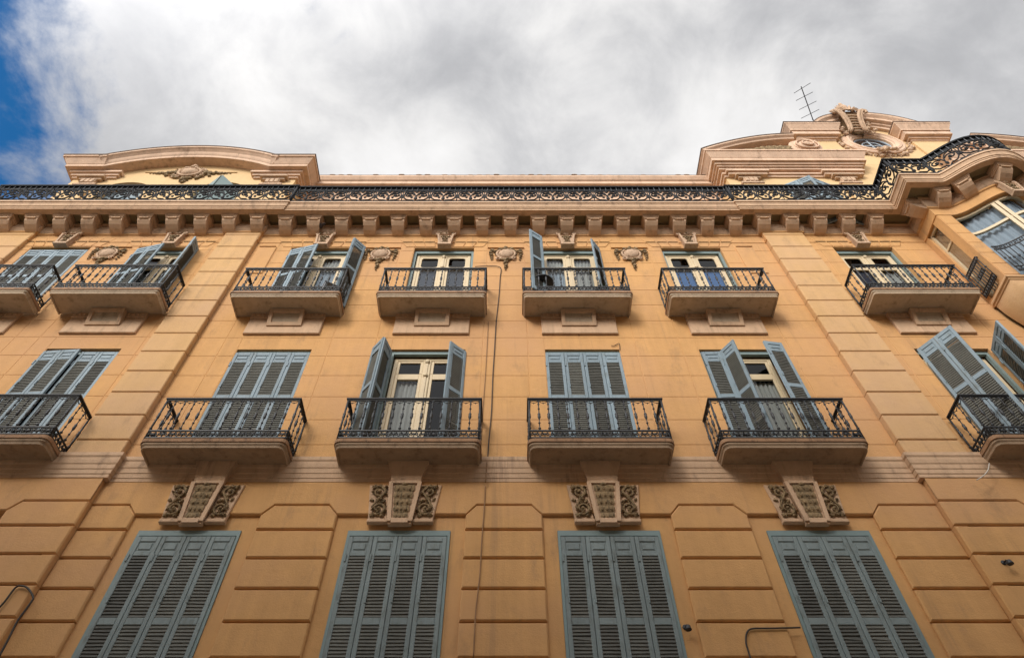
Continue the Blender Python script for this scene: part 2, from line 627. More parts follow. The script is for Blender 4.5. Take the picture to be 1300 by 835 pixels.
# ------------------------------------------------------------------ shared layout
CX = [-4.54, -1.56, 1.42, 4.40]          # the four bays between the pavilions
LX = [-10.83, -8.22]                     # left pavilion
RX = 8.56                                # right pavilion
HW = 0.72                                # half width of an opening
XL, XR = -6.15, 6.30                     # where the pavilions step forward
XL0 = -12.62                             # left edge of the left pavilion
XR1 = 17.20
DP = 0.10                                # pavilion projection
G_TOP, F1_BOT, F1_TOP, F2_BOT, F2_TOP = 7.87, 9.24, 12.16, 13.48, 16.22
G_BOT = 4.3
COURSE = [9.24 + 0.0] + [9.58 + 0.59 * k for k in range(0, 13)]     # 9.58 .. 16.66

BX0, BX1, BXC = 10.2, 13.3, 11.75
BY = 7.25


def bay_y(x):
    if abs(x - BXC) >= 1.2:
        return BY
    return BY - 0.62 * 0.5 * (1 + math.cos(PI * (x - BXC) / 1.2))


bay_front = [(BX0, BY)] + [(BXC - 1.2 + 2.4 * i / 32, bay_y(BXC - 1.2 + 2.4 * i / 32)) for i in range(33)] + [(BX1, BY)]
YP = 8 - DP
YT = 7.965
PLAN_TOP = [(-19, 8.0), (XL0, 8.0), (XL0, YT), (XL, YT), (XL, 8.0), (XR, 8.0), (XR, YT), (BX0, YT)] + bay_front + [(BX1, YT), (XR1, YT), (XR1, 8.0), (22, 8.0)]
YW, YQ = 7.98, 7.905
PLAN_BED = [(-19, 8.0), (XL0, 8.0), (XL0, YQ), (XL0 + 0.86, YQ), (XL0 + 0.86, YW), (XL - 0.86, YW), (XL - 0.86, YQ), (XL, YQ), (XL, 8.0), (XR, 8.0), (XR, YQ), (XR + 0.98, YQ), (XR + 0.98, YW), (BX0, YW)] + bay_front + [(BX1, YW), (XR1 - 0.98, YW), (XR1 - 0.98, YQ), (XR1, YQ), (XR1, 8.0), (22, 8.0)]
PLAN_LOW = [(-19, 8.0), (XL0, 8.0), (XL0, YP), (XL, YP), (XL, 8.0), (XR, 8.0), (XR, YP), (XR1, YP), (XR1, 8.0), (22, 8.0)]

BLD = empty('apartment_building', (0, 8, 0))
tag(BLD, 'long ochre apartment building with blue shutters, black iron balconies and a bracketed cornice', 'building')

# ------------------------------------------------------------------ ground
g = MB(); g.add([(-600, -600, -0.02), (600, -600, -0.02), (600, 600, -0.02), (-600, 600, -0.02)], [(0, 1, 2, 3)])
o = obj('ground', g, M['earth']); o['kind'] = 'structure'
g = MB(); g.add([(-80, -3.2, 0.0), (80, -3.2, 0.0), (80, 5.6, 0.0), (-80, 5.6, 0.0)], [(0, 1, 2, 3)])
o = obj('road', g, M['street']); o['kind'] = 'structure'
g = MB(); g.box(-80, 80, 5.6, 8.4, -0.01, 0.13)
o = obj('pavement', g, M['paving']); o['kind'] = 'structure'
g = MB(); g.box(-80, 80, -5.4, -3.2, -0.01, 0.13)
o = obj('pavement', g, M['paving']); o['kind'] = 'structure'

# ------------------------------------------------------------------ unseen building added behind the viewer, to shade the lower facade
OPP = empty('unseen_street_building', (0, -5, 0))
tag(OPP, 'plain buff rendered building added unseen behind the viewer to shade the lower facade', 'building')
OH = 17.0
ob = MB()
ob.box(-45, 45, -17, -5.0, 0, OH)
ob.box(-45.3, 45.3, -17.2, -4.7, OH, OH + 0.35)
for zz in (4.2, 8.4, 12.6):
    ob.box(-45, 45, -5.0, -4.9, zz, zz + 0.25)
obj('wall', ob, M['facing'], OPP)
wm = MB(); wm.box(-0.65, 0.65, -0.05, 0.04, 0, 2.3)
wm2 = MB(); wm2.box(-0.03, 0.03, 0.04, 0.08, 0, 2.3); wm2.box(-0.7, -0.6, 0.04, 0.1, 0, 2.4); wm2.box(0.6, 0.7, 0.04, 0.1, 0, 2.4); wm2.box(-0.7, 0.7, 0.04, 0.1, 2.3, 2.4); wm2.box(-0.8, 0.8, 0.04, 0.2, -0.1, 0.0)
me_a, me_b = mesh_of('window', wm, M['navy']), mesh_of('window_frame', wm2, M['cream'])
for fl in range(4):
    for k in range(-7, 8):
        w = inst('window', me_a, OPP, (k * 3.0, -5.0, 1.0 + 4.2 * fl))
        local_child('window_frame', me_b, w)

# ------------------------------------------------------------------ main walls


def wall_grid(mb, x0, x1, z0, z1, d, holes, depth=0.38):
    xs = sorted({x0, x1, *[h[0] for h in holes], *[h[1] for h in holes]})
    zs = sorted({z0, z1, *[h[2] for h in holes], *[h[3] for h in holes]})
    xs = [x for x in xs if x0 - 1e-6 <= x <= x1 + 1e-6]
    zs = [z for z in zs if z0 - 1e-6 <= z <= z1 + 1e-6]
    for i in range(len(xs) - 1):
        for j in range(len(zs) - 1):
            cx, cz = (xs[i] + xs[i + 1]) / 2, (zs[j] + zs[j + 1]) / 2
            if any(h[0] < cx < h[1] and h[2] < cz < h[3] for h in holes):
                continue
            mb.add([W(xs[i], d, zs[j]), W(xs[i + 1], d, zs[j]), W(xs[i + 1], d, zs[j + 1]), W(xs[i], d, zs[j + 1])], [(0, 1, 2, 3)])
    for a, b, c, e in holes:
        q = [(a, c), (b, c), (b, e), (a, e)]
        for k in range(4):
            p, r = q[k], q[(k + 1) % 4]
            mb.add([W(p[0], d, p[1]), W(p[0], -depth, p[1]), W(r[0], -depth, r[1]), W(r[0], d, r[1])], [(0, 1, 2, 3)])


def courses(mb, x0, x1, rows, d, holes, joints, h=0.006, gap=0.006, bev=0.006):
    """scored ashlar: very low raised blocks between openings"""
    for j in range(len(rows) - 1):
        z0, z1 = rows[j], rows[j + 1]
        segs = [(x0, x1)]
        cuts = [hh for hh in holes if hh[2] < z1 - 0.01 and hh[3] > z0 + 0.01]
        for a, b, c, e in cuts:
            new = []
            for s0, s1 in segs:
                if b <= s0 or a >= s1:
                    new.append((s0, s1)); continue
                if a > s0: new.append((s0, a - 0.004))
                if b < s1: new.append((b + 0.004, s1))
            segs = new
        for s0, s1 in segs:
            js = [s0] + sorted(x for x in joints(j) if s0 + 0.08 < x < s1 - 0.08) + [s1]
            for a, b in zip(js, js[1:]):
                mb.poly_block([(a + gap, z0 + gap), (b - gap, z0 + gap), (b - gap, z1 - gap), (a + gap, z1 - gap)], d, d + h, bev)


holes_mid = []
for x in CX:
    holes_mid += [(x - HW, x + HW, F1_BOT, F1_TOP), (x - HW, x + HW, F2_BOT, F2_TOP)]
holes_l = []
for x in LX:
    holes_l += [(x - HW, x + HW, F1_BOT, F1_TOP), (x - HW, x + HW, F2_BOT, F2_TOP)]
holes_r = [(RX - HW, RX + HW, F1_BOT, F1_TOP), (RX - HW, RX + HW, F2_BOT, F2_TOP)]
DW = 0.02
wall = MB()
wall_grid(wall, XL, XR, 8.7, 17.2, 0.0, holes_mid)
wall_grid(wall, XL0, XL, 8.7, 17.2, DW, holes_l)
wall_grid(wall, XR, XR1, 8.7, 17.2, DW, holes_r)
wall_grid(wall, -19, XL0, 0, 17.2, 0.0, [])
wall_grid(wall, XR1, 22, 0, 17.2, 0.0, [])
g_holes = [(x - 0.73, x + 0.73, G_BOT, G_TOP) for x in CX]
wall_grid(wall, XL, XR, 0, 8.7, 0.0, g_holes)
wall_grid(wall, XL0, XL, 0, 8.7, DW, [(x - 0.73, x + 0.73, G_BOT, G_TOP) for x in LX])
wall_grid(wall, XR, XR1, 0, 8.7, DW, [(RX - 0.73, RX + 0.73, G_BOT, G_TOP)])
# the flanks and the back of the block
wall.box(-19, 22, 20.0, 20.3, 0, 17.4)
wall.box(-19.3, -19.003, 8.0, 20.3, 0, 17.4)
wall.box(22.003, 22.3, 8.0, 20.3, 0, 17.4)

pier_mid = [(CX[i] + CX[i + 1]) / 2 for i in range(3)] + [CX[0] - 1.49, CX[3] + 1.49]


def joints_mid(j):
    js = []
    for c in CX:
        js += [c - HW - 0.33, c + HW + 0.33]
    if j % 2 == 0:
        js += [c - 0.02 for c in CX]
    return js


courses(wall, XL + 0.0, XR, COURSE, 0.0, holes_mid, joints_mid)
courses(wall, XL0 + 0.86, XL - 0.86, COURSE, DW, holes_l, lambda j: [c + s * (HW + 0.34) for c in LX for s in (-1, 1)])
courses(wall, XR + 0.98, BX0, COURSE, DW, holes_r, lambda j: [RX + s * (HW + 0.36) for s in (-1, 1)])
courses(wall, -19, XL0, COURSE, 0.0, [], lambda j: [-18, -16.6, -15.2, -13.9])
# flat-arch voussoirs over the top windows
for c in CX + LX + [RX]:
    dd = DW if c in LX or c == RX else 0.0
    for s in (-1, 1):
        for k in range(3):
            a0, a1 = 0.22 + 0.24 * k, 0.22 + 0.24 * (k + 1)
            b0, b1 = a0 * 1.22, a1 * 1.22
            q = [(c + s * a0, 16.245), (c + s * (a1 - 0.012), 16.245), (c + s * (b1 - 0.012), 16.64), (c + s * b0, 16.64)]
            if s < 0: q = q[::-1]
            wall.poly_block(q, dd, dd + 0.02, 0.008)

# ground-floor rustication ------------------------------------------------
GZ = [8.13, 7.86, 7.385, 6.915, 6.45, 5.98, 5.51, 5.04, 4.57, 4.1, 3.63, 3.16, 2.69, 2.22, 1.75, 1.28]
BT = 8.31       # top of the chamfered block


def rust_column(mb, x0, x1, d0, d1, ch_l, ch_r, gap=0.014, bev=0.018):
    c = 0.15
    top = [(x0, 7.875), (x1, 7.875)]
    top += [(x1, 8.12), (x1 - c, BT - 0.014)] if ch_r else [(x1, BT - 0.014)]
    top += [(x0 + c, BT - 0.014), (x0, 8.12)] if ch_l else [(x0, BT - 0.014)]
    mb.poly_block(top, d0, d1, bev)
    rows = [7.86] + GZ[2:]
    for a, b in zip(rows, rows[1:]):
        mb.poly_block([(x0, b + gap), (x1, b + gap), (x1, a - gap), (x0, a - gap)], d0, d1, bev)


def frieze_band(mb, x0, x1, d0, d1, notches, z_low=8.13, z_top=8.74):
    """band above the windows; its lower edge climbs over each chamfered block: notches=(a,b,chamfer_l,chamfer_r)"""
    pts = []
    cur = x0
    low = [(x0, z_low)]
    xs = [x0]
    segs = []
    for a, b, cl, cr in notches:
        segs.append((cur, a, z_low, z_low))
        if cl: segs.append((a, a + 0.15, z_low, BT))
        segs.append((a + (0.15 if cl else 0), b - (0.15 if cr else 0), BT, BT))
        if cr: segs.append((b - 0.15, b, BT, z_low))
        cur = b
    segs.append((cur, x1, z_low, z_low))
    for a, b, za, zb in segs:
        if b - a < 0.01: continue
        bb = 0.018
        vs = [W(a, d0, za), W(b, d0, zb), W(a, d1 - bb, za), W(b, d1 - bb, zb), W(a, d1, za + bb), W(b, d1, zb + bb), W(a, d1, z_top), W(b, d1, z_top)]
        mb.add(vs, [(0, 1, 3, 2), (2, 3, 5, 4), (4, 5, 7, 6)])


PW = 0.555
nots = [(XL + 0.0, CX[0] - 0.73 - 0.17, False, True)]
for i in range(3):
    p = pier_mid[i]
    nots.append((p - PW, p + PW, True, True))
nots.append((CX[3] + 0.73 + 0.17, XR, True, False))
for a, b, cl, cr in nots:
    rust_column(wall, a, b, 0.0, 0.055, cl, cr)
frieze_band(wall, XL, XR, 0.0, 0.055, nots)
# pavilion ground floors
for (x0, x1, wins) in ((XL0, XL, LX), (XR, XR1, [RX, 11.4, 14.3])):
    edges = [x0]
    for wx in wins:
        edges += [wx - 0.95, wx + 0.95]
    edges.append(x1)
    ns = []
    for k in range(0, len(edges), 2):
        if edges[k + 1] - edges[k] > 0.35:
            ns.append((edges[k], edges[k + 1], k != 0, k + 2 != len(edges)))
    for a, b, cl, cr in ns:
        rust_column(wall, a, b, DW, DP + 0.05, cl, cr)
        # return face of the step
    frieze_band(wall, x0, x1, DW, DP + 0.05, ns)
for xx in (XL, XR, XL0, XR1):
    s = 1 if xx in (XL, XR1) else -1
    wall.box(xx - s * 0.2, xx - s * 0.004, 8 - DP - 0.02, 8.1, 0, 8.72)
obj('wall', wall, M['stucco'], BLD)

# backing sheets behind the openings; room darkness is put into their colour
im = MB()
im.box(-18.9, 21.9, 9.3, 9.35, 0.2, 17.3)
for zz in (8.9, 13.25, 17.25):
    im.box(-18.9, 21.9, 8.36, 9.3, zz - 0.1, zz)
obj('dark_room_backing', im, M['dark'], BLD)

# ------------------------------------------------------------------ pilasters of blocks


def pilaster(x0, x1, z0=9.24, z1=16.67, d0=DW, d1=DP + 0.03):
    mb = MB()
    rows = [9.24] + COURSE[1:]
    mb.box(x0 + 0.012, x1 - 0.012, 8 - d1 + 0.035, 8.05, z0, 17.05)
    for a, b in zip(rows, rows[1:]):
        mb.poly_block([(x0, a + 0.009), (x1, a + 0.009), (x1, b - 0.009), (x0, b - 0.009)], d0 - 0.1, d1, 0.014)
    mb.poly_block([(x0, 16.67 + 0.009), (x1, 16.67 + 0.009), (x1, 17.1), (x0, 17.1)], d0 - 0.1, d1 - 0.01, 0.01)
    return obj('pilaster', mb, M['pilaster'], BLD, ((x0 + x1) / 2, 8, z0))


pilaster(XL - 0.86, XL)
pilaster(XL0, XL0 + 0.86)
pilaster(XR, XR + 0.98)
pilaster(XR1 - 0.98, XR1)

# ------------------------------------------------------------------ string course, cornice
sc_ = MB()
sc_.sweep(PLAN_LOW, [(0.0, 8.725), (0.062, 8.74), (0.062, 8.80), (0.072, 8.812), (0.072, 8.89), (0.082, 8.905), (0.082, 8.985), (0.094, 9.01), (0.10, 9.07), (0.10, 9.12), (0.115, 9.15), (0.115, 9.215), (0.0, 9.235)])
obj('string_course', sc_, M['trim'], BLD, (0, 8, 9))

co = MB()
CORN = [(0.0, 16.44), (0.02, 16.45), (0.02, 16.50), (0.012, 16.51), (0.012, 16.78), (0.045, 16.80), (0.045, 16.86), (0.06, 16.88), (0.09, 16.96), (0.09, 17.28)]
co.sweep(PLAN_TOP, [(0.06, 17.15), (0.138, 17.15), (0.138, 17.27), (0.402, 17.27), (0.402, 17.15), (0.56, 17.15), (0.56, 17.20), (0.575, 17.205), (0.575, 17.25), (0.595, 17.255), (0.605, 17.31), (0.625, 17.365), (0.625, 17.385), (0.65, 17.39), (0.65, 17.455), (-0.6, 17.475)])
bed = MB()
bed.sweep(PLAN_BED, CORN[6:])
cornice = obj('cornice', co, M['trim'], BLD, (0, 8, 17))
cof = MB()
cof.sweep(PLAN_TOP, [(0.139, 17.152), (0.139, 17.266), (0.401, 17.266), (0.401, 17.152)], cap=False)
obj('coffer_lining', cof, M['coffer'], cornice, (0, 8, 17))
obj('bed_moulding', bed, M['trim'], BLD, (0, 8, 16.9))
fz = MB()
fz.sweep(PLAN_BED, CORN[:7] + [(0.0, 16.87)])
obj('frieze', fz, M['stucco'], BLD, (0, 8, 16.7))

# modillions: local frame, x along the wall, -y outward, z up
mo = MB()
mo.box(-0.205, 0.205, -0.425, -0.07, 17.105, 17.25)
mo.box(-0.190, 0.190, -0.41, -0.07, 17.07, 17.105)
mo.box(-0.175, 0.175, -0.395, -0.07, 17.035, 17.07)
wb, wf = 0.135, 0.165
sec = [(-0.02, 16.79), (-0.08, 16.795), (-0.17, 16.83), (-0.27, 16.89), (-0.345, 16.96), (-0.375, 17.036)]
vs, fs = [], []
for i, (y, z) in enumerate(sec):
    wdt = wb + (wf - wb) * i / (len(sec) - 1)
    vs += [(-wdt, y, z), (wdt, y, z), (-wdt, y, 17.05), (wdt, y, 17.05)]
for i in range(len(sec) - 1):
    a, b = 4 * i, 4 * i + 4
    fs += [(a, a + 1, b + 1, b), (a, b, b + 2, a + 2), (a + 1, a + 3, b + 3, b + 1)]
fs.append((4 * 5, 4 * 5 + 1, 4 * 5 + 3, 4 * 5 + 2))
mo.add(vs, fs)
mo.box(-0.11, 0.11, -0.40, -0.35, 17.0, 17.034)
mo_me = MB(); mo_me.v = [(x, y, z - 17.0) for x, y, z in mo.v]; mo_me.f = mo.f; mo_me.sm = mo.sm
mo_mesh = mesh_of('modillion', mo_me, M['trim'])


def place_mod(x, y, nrm):
    rz = math.atan2(nrm.y, nrm.x) + PI / 2
    inst('modillion', mo_mesh, cornice, (x, y, 17.0), rz)


DN = Vector((0, -1))
for k in range(-8, 9):
    x = 0.04 + 0.70 * k
    if -5.9 < x < 5.9:
        place_mod(x, 8.0, DN)
x = 0.04 - 0.70 * 9
k = 0
while x > -13.0:
    place_mod(x, YT, DN); x -= 0.70
for x in (6.34, 7.04, 7.74, 8.44, 9.14):
    place_mod(x, YT, DN)
place_mod(BX0, 7.36, Vector((-1, 0)))
bw = Walk(bay_front)
for k in range(-2, 3):
    q, t, n = bw.at(bw.L / 2 + k * 0.68)
    place_mod(q.x, q.y, n)
for x in (14.1, 14.8, 15.5, 16.2, 16.9):
    place_mod(x, YT, DN)

# ------------------------------------------------------------------ roof-terrace railing
rail_path = offset_path(PLAN_TOP, 0.625)
RP = Walk([p for p in rail_path])
RZ0, RZ1 = 17.47, 18.33


def spiral(cx, cz, r0, turns, a0, sgn, n=14, r1=0.15):
    pts = []
    for i in range(n + 1):
        f = i / n
        r = r0 * (1 - f) + r0 * r1 * f
        a = a0 + sgn * turns * 2 * PI * f
        pts.append((cx + r * math.cos(a), cz + r * math.sin(a)))
    return pts


def seg_starts(walk, step):
    """split the walk into straight-ish runs and give pattern cells (s0, s1) filling each"""
    cells = []
    c = walk.c
    run0 = 0.0
    for i in range(1, len(c) - 1):
        t0 = (walk.p[i] - walk.p[i - 1]).normalized()
        t1 = (walk.p[i + 1] - walk.p[i]).normalized()
        if t0.dot(t1) < 0.8:
            n = max(1, round((c[i] - run0) / step))
            cells += [(run0 + (c[i] - run0) * k / n, run0 + (c[i] - run0) * (k + 1) / n) for k in range(n)]
            run0 = c[i]
    n = max(1, round((c[-1] - run0) / step))
    cells += [(run0 + (c[-1] - run0) * k / n, run0 + (c[-1] - run0) * (k + 1) / n) for k in range(n)]
    return cells


rr = MB()
rbar = MB()


def on_rail(s, z, off=0.0):
    q, t, n = RP.at(s)
    return (q.x + n.x * off, q.y + n.y * off, z)


for z, h, wdt in ((RZ0 - 0.005, 0.035, 0.02), (RZ0 + 0.645, 0.02, 0.015), (RZ1 - 0.02, 0.04, 0.045)):
    rr.sweep(rail_path, [(wdt, z), (wdt, z + h), (-wdt, z + h), (-wdt, z), (wdt, z)], cap=True)
rr.sweep(rail_path, [(-0.012, RZ0 + 0.65), (-0.012, RZ1 - 0.01), (-0.017, RZ1 - 0.01), (-0.017, RZ0 + 0.65), (-0.012, RZ0 + 0.65)])
rr.sweep(rail_path, [(0.05, RZ1 + 0.015), (0.05, RZ1 + 0.03), (-0.07, RZ1 + 0.03), (-0.07, RZ1 + 0.015), (0.05, RZ1 + 0.015)])
for s0, s1 in seg_starts(RP, 0.70):
    qm, _, _ = RP.at((s0 + s1) / 2)
    if not (-15 < qm.x < 16):
        continue
    w = s1 - s0
    zb, zt = RZ0 + 0.03, RZ0 + 0.65
    H = zt - zb
    cm = (s0 + s1) / 2

    def T(pts, r, n=5):
        rr.tube([on_rail(cm + u * w, zb + v * H) for u, v in pts], r, n, caps=False)
    for sg in (-1, 1):
        T([(sg * (0.25 + (u - 0.25) * 0.9), v) for u, v in spiral(0.25, 0.60, 0.20, 1.15, PI * 0.9, -1, 16, 0.22)], 0.02)
        T([(0, 0.0), (sg * 0.10, 0.14), (sg * 0.30, 0.16), (sg * 0.42, 0.34), (sg * 0.46, 0.6), (sg * 0.40, 0.84), (sg * 0.46, 1.0)], 0.02)
        T([(0, 0.45), (sg * 0.05, 0.70), (sg * 0.14, 0.88), (sg * 0.30, 0.96)], 0.018)
        T([(sg * 0.5, 0.0), (sg * 0.40, 0.08), (sg * 0.30, 0.02)], 0.017)
        for (u, v, a, b) in ((0.15, 0.40, 0.04, 0.05), (0.34, 0.86, 0.045, 0.04), (0.25, 0.60, 0.04, 0.04), (0.47, 0.42, 0.04, 0.05)):
            rr.blob(on_rail(cm + sg * u * w, zb + v * H), a, 0.022, b, 6, 4)
    rr.blob(on_rail(cm, zb + 0.30 * H), 0.05, 0.028, 0.085, 7, 5)
    rr.blob(on_rail(cm, zb + 0.90 * H), 0.045, 0.025, 0.04, 6, 4)
    rr.tube([on_rail(s0, RZ0), on_rail(s0, RZ1)], 0.013, 4)
    for k in range(5):
        s = s0 + w * (k + 0.5) / 5
        rbar.tube([on_rail(s, RZ0 + 0.65, 0.014), on_rail(s, RZ1, 0.014)], 0.011, 4, caps=False)
for i in range(len(rail_path)):
    q = rail_path[i]
    if -15 < q[0] < 16 and (i < 8 or i > len(rail_path) - 5 or i == 8):
        rr.tube([(q[0], q[1], RZ0), (q[0], q[1], RZ1 + 0.06)], 0.03, 6)
nrf = len(rr.f)
rr.add(rbar.v, rbar.f)
o = obj('roof_railing', rr, [M['roof_iron'], M['bar_iron']], BLD, (0, 7.3, RZ0))
for p_ in o.data.polygons[nrf:]:
    p_.material_index = 1
tf = MB(); tf.box(-18.9, 21.9, 7.55, 12.0, 17.36, 17.44)
obj('terrace_floor', tf, M['terrace'], BLD, (0, 9, 17.4))

# ------------------------------------------------------------------ carving helpers


def leaf(mb, x, d, z, ang, L, wdt, th, mapf=W):
    # a pointed, ridged leaf raised from the wall: x-z plane, growing at angle ang
    ca, sa = math.cos(ang), math.sin(ang)

    def P(u, v, h):
        return mapf(x + u * ca - v * sa, d + h, z + u * sa + v * ca)
    vs = [P(0, 0, th * 0.6), P(L * 0.4, wdt, 0), P(L * 0.4, -wdt, 0), P(L * 0.5, 0, th), P(L, 0, th * 0.3), P(0, 0, 0)]
    mb.add(vs, [(0, 3, 1), (0, 2, 3), (3, 4, 1), (3, 2, 4)], False)


def scroll(mb, x, d, z, r, a0, sgn, turns=1.25, rad=0.016, leaves=4, mapf=W):
    pts = spiral(x, z, r, turns, a0, sgn, 16, 0.2)
    k = len(pts)
    mb.tube([mapf(u, d + 0.012 + 0.02 * (i / k), v) for i, (u, v) in enumerate(pts)], [rad * (1.2 - 0.6 * i / k) for i in range(k)], 5)
    for i in range(leaves):
        j = int((i + 0.3) * (k - 3) / leaves)
        u, v = pts[j]
        a = a0 + sgn * turns * 2 * PI * j / k
        leaf(mb, u, d + 0.01, v, a + sgn * 0.7, r * 0.55, r * 0.2, rad * 2.2, mapf)
    p = mapf(x, d + 0.03, z)
    mb.blob(p, r * 0.24, 0.03, r * 0.24, 7, 4)


def garland(mb, pts, d, r0, seed, mapf=W):
    rnd = random.Random(seed)
    for (x, z, r) in pts:
        for k in range(3):
            a = rnd.uniform(0, 2 * PI)
            p = mapf(x + rnd.uniform(-1, 1) * r * 0.5, d + r * 0.35, z + rnd.uniform(-1, 1) * r * 0.5)
            mb.blob(p, r * rnd.uniform(0.45, 0.65), r * 0.5, r * rnd.uniform(0.45, 0.7), 6, 4, a)
        for k in range(3):
            leaf(mb, x, d + 0.004, z, rnd.uniform(0, 2 * PI), r * 1.35, r * 0.38, r * 0.5, mapf)


# ------------------------------------------------------------------ keystones over the ground windows
def keystone_proto():
    root = empty('keystone', (0, 8, 7.9), BLD)
    k = MB()
    D0 = 0.05
    # flared head under the balcony, concave sides
    def ring(hw, z, d):
        return [(-hw, 8 - D0, z), (-hw, 8 - d, z), (hw, 8 - d, z), (hw, 8 - D0, z)]
    rings = [ring(0.165, 7.905, 0.12), ring(0.168, 7.98, 0.12), ring(0.228, 8.70, 0.125), ring(0.23, 8.73, 0.135), ring(0.24, 8.80, 0.15), ring(0.262, 8.90, 0.165), ring(0.30, 9.0, 0.18), ring(0.315, 9.055, 0.185)]
    vs = [p for r in rings for p in r]
    fs = []
    for i in range(len(rings) - 1):
        for q in range(3):
            fs.append((4 * i + q, 4 * i + q + 1, 4 * i + 5 + q, 4 * i + 4 + q))
    fs.append((0, 3, 2, 1)); fs.append((28, 29, 30, 31))
    k.add(vs, fs)
    # raised border of the key panel
    def bar(p, q, w, d_at):
        a, b = Vector(p), Vector(q)
        t = (b - a).normalized(); n = Vector((-t.y, t.x)) * w
        c4 = [a - n, b - n, b + n, a + n]
        vs = [W(c.x, d_at(c.y), c.y) for c in c4] + [W(c.x, d_at(c.y) + 0.03, c.y) for c in c4]
        k.add(vs, [(4, 5, 6, 7), (0, 1, 5, 4), (1, 2, 6, 5), (2, 3, 7, 6), (3, 0, 4, 7)])
    da = lambda z: 0.12 + (z - 7.9) / (8.7 - 7.9) * 0.006
    bar((-0.15, 7.94), (-0.217, 8.665), 0.03, da)
    bar((0.15, 7.94), (0.217, 8.665), 0.03, da)
    bar((-0.12, 7.95), (0.12, 7.95), 0.04, da)
    bar((-0.19, 8.66), (0.19, 8.66), 0.025, da)
    obj('keystone_block', k, M['trim'], root, (0, 8, 7.9))
    # shell courses in the panel
    s = MB()
    for i in range(5):
        z0 = 7.995 + 0.128 * i
        hw = 0.105 + 0.0125 * i
        rows = []
        for a in range(4):
            v = a / 3
            row = []
            for b in range(9):
                u = -1 + 2 * b / 8
                sag = 0.035 * (1 - u * u)
                row.append(W(u * hw * (1 - 0.08 * v), da(z0) + 0.004 + 0.034 * math.sin(PI * (0.15 + 0.8 * v)) * (1 - 0.35 * abs(u)), z0 + 0.118 * v - sag * (1 - v)))
            rows.append(row)
        s.strip(rows, True)
        for b in (-1, 0, 1):
            s.blob(W(b * hw * 0.55, da(z0) + 0.03, z0 + 0.02), 0.02, 0.015, 0.03, 6, 4)
    s.blob(W(0, da(8.62) + 0.02, 8.615), 0.05, 0.03, 0.03)
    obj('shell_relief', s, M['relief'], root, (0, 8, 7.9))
    for sg in (-1, 1):
        p = MB()
        q = [(sg * 0.19, 7.965), (sg * 0.46, 7.965), (sg * 0.545, 8.66), (sg * 0.23, 8.66)]
        if sg < 0: q = q[::-1]
        p.poly_block(q, D0 - 0.02, 0.085, 0.01)
        p.bevel_box(min(sg * 0.18, sg * 0.475), max(sg * 0.18, sg * 0.475), 8 - 0.10, 8 - 0.03, 7.955, 8.02, 0.01)
        obj('side_panel', p, M['trim'], root, (0, 8, 7.9))
    for sg in (-1, 1):
        r = MB()
        scroll(r, sg * 0.375, 0.087, 8.50, 0.12, PI * (0.2 if sg > 0 else 0.8), sg, 1.4, 0.021, 6)
        scroll(r, sg * 0.34, 0.087, 8.19, 0.115, -PI * (0.3 if sg > 0 else 0.7), -sg, 1.4, 0.021, 6)
        r.tube([W(sg * 0.25, 0.10, 8.05), W(sg * 0.44, 0.11, 8.22), W(sg * 0.36, 0.12, 8.36), W(sg * 0.27, 0.11, 8.50), W(sg * 0.38, 0.10, 8.64)], 0.018, 5)
        garland(r, [(sg * 0.36, 8.35, 0.055), (sg * 0.46, 8.36, 0.035), (sg * 0.28, 8.33, 0.04), (sg * 0.44, 8.60, 0.05), (sg * 0.29, 8.60, 0.035), (sg * 0.27, 8.08, 0.04), (sg * 0.42, 8.08, 0.04)], 0.087, 0, 5 + sg)
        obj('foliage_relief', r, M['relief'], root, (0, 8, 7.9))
    return root


# ------------------------------------------------------------------ shutters
LW = 0.362      # leaf width


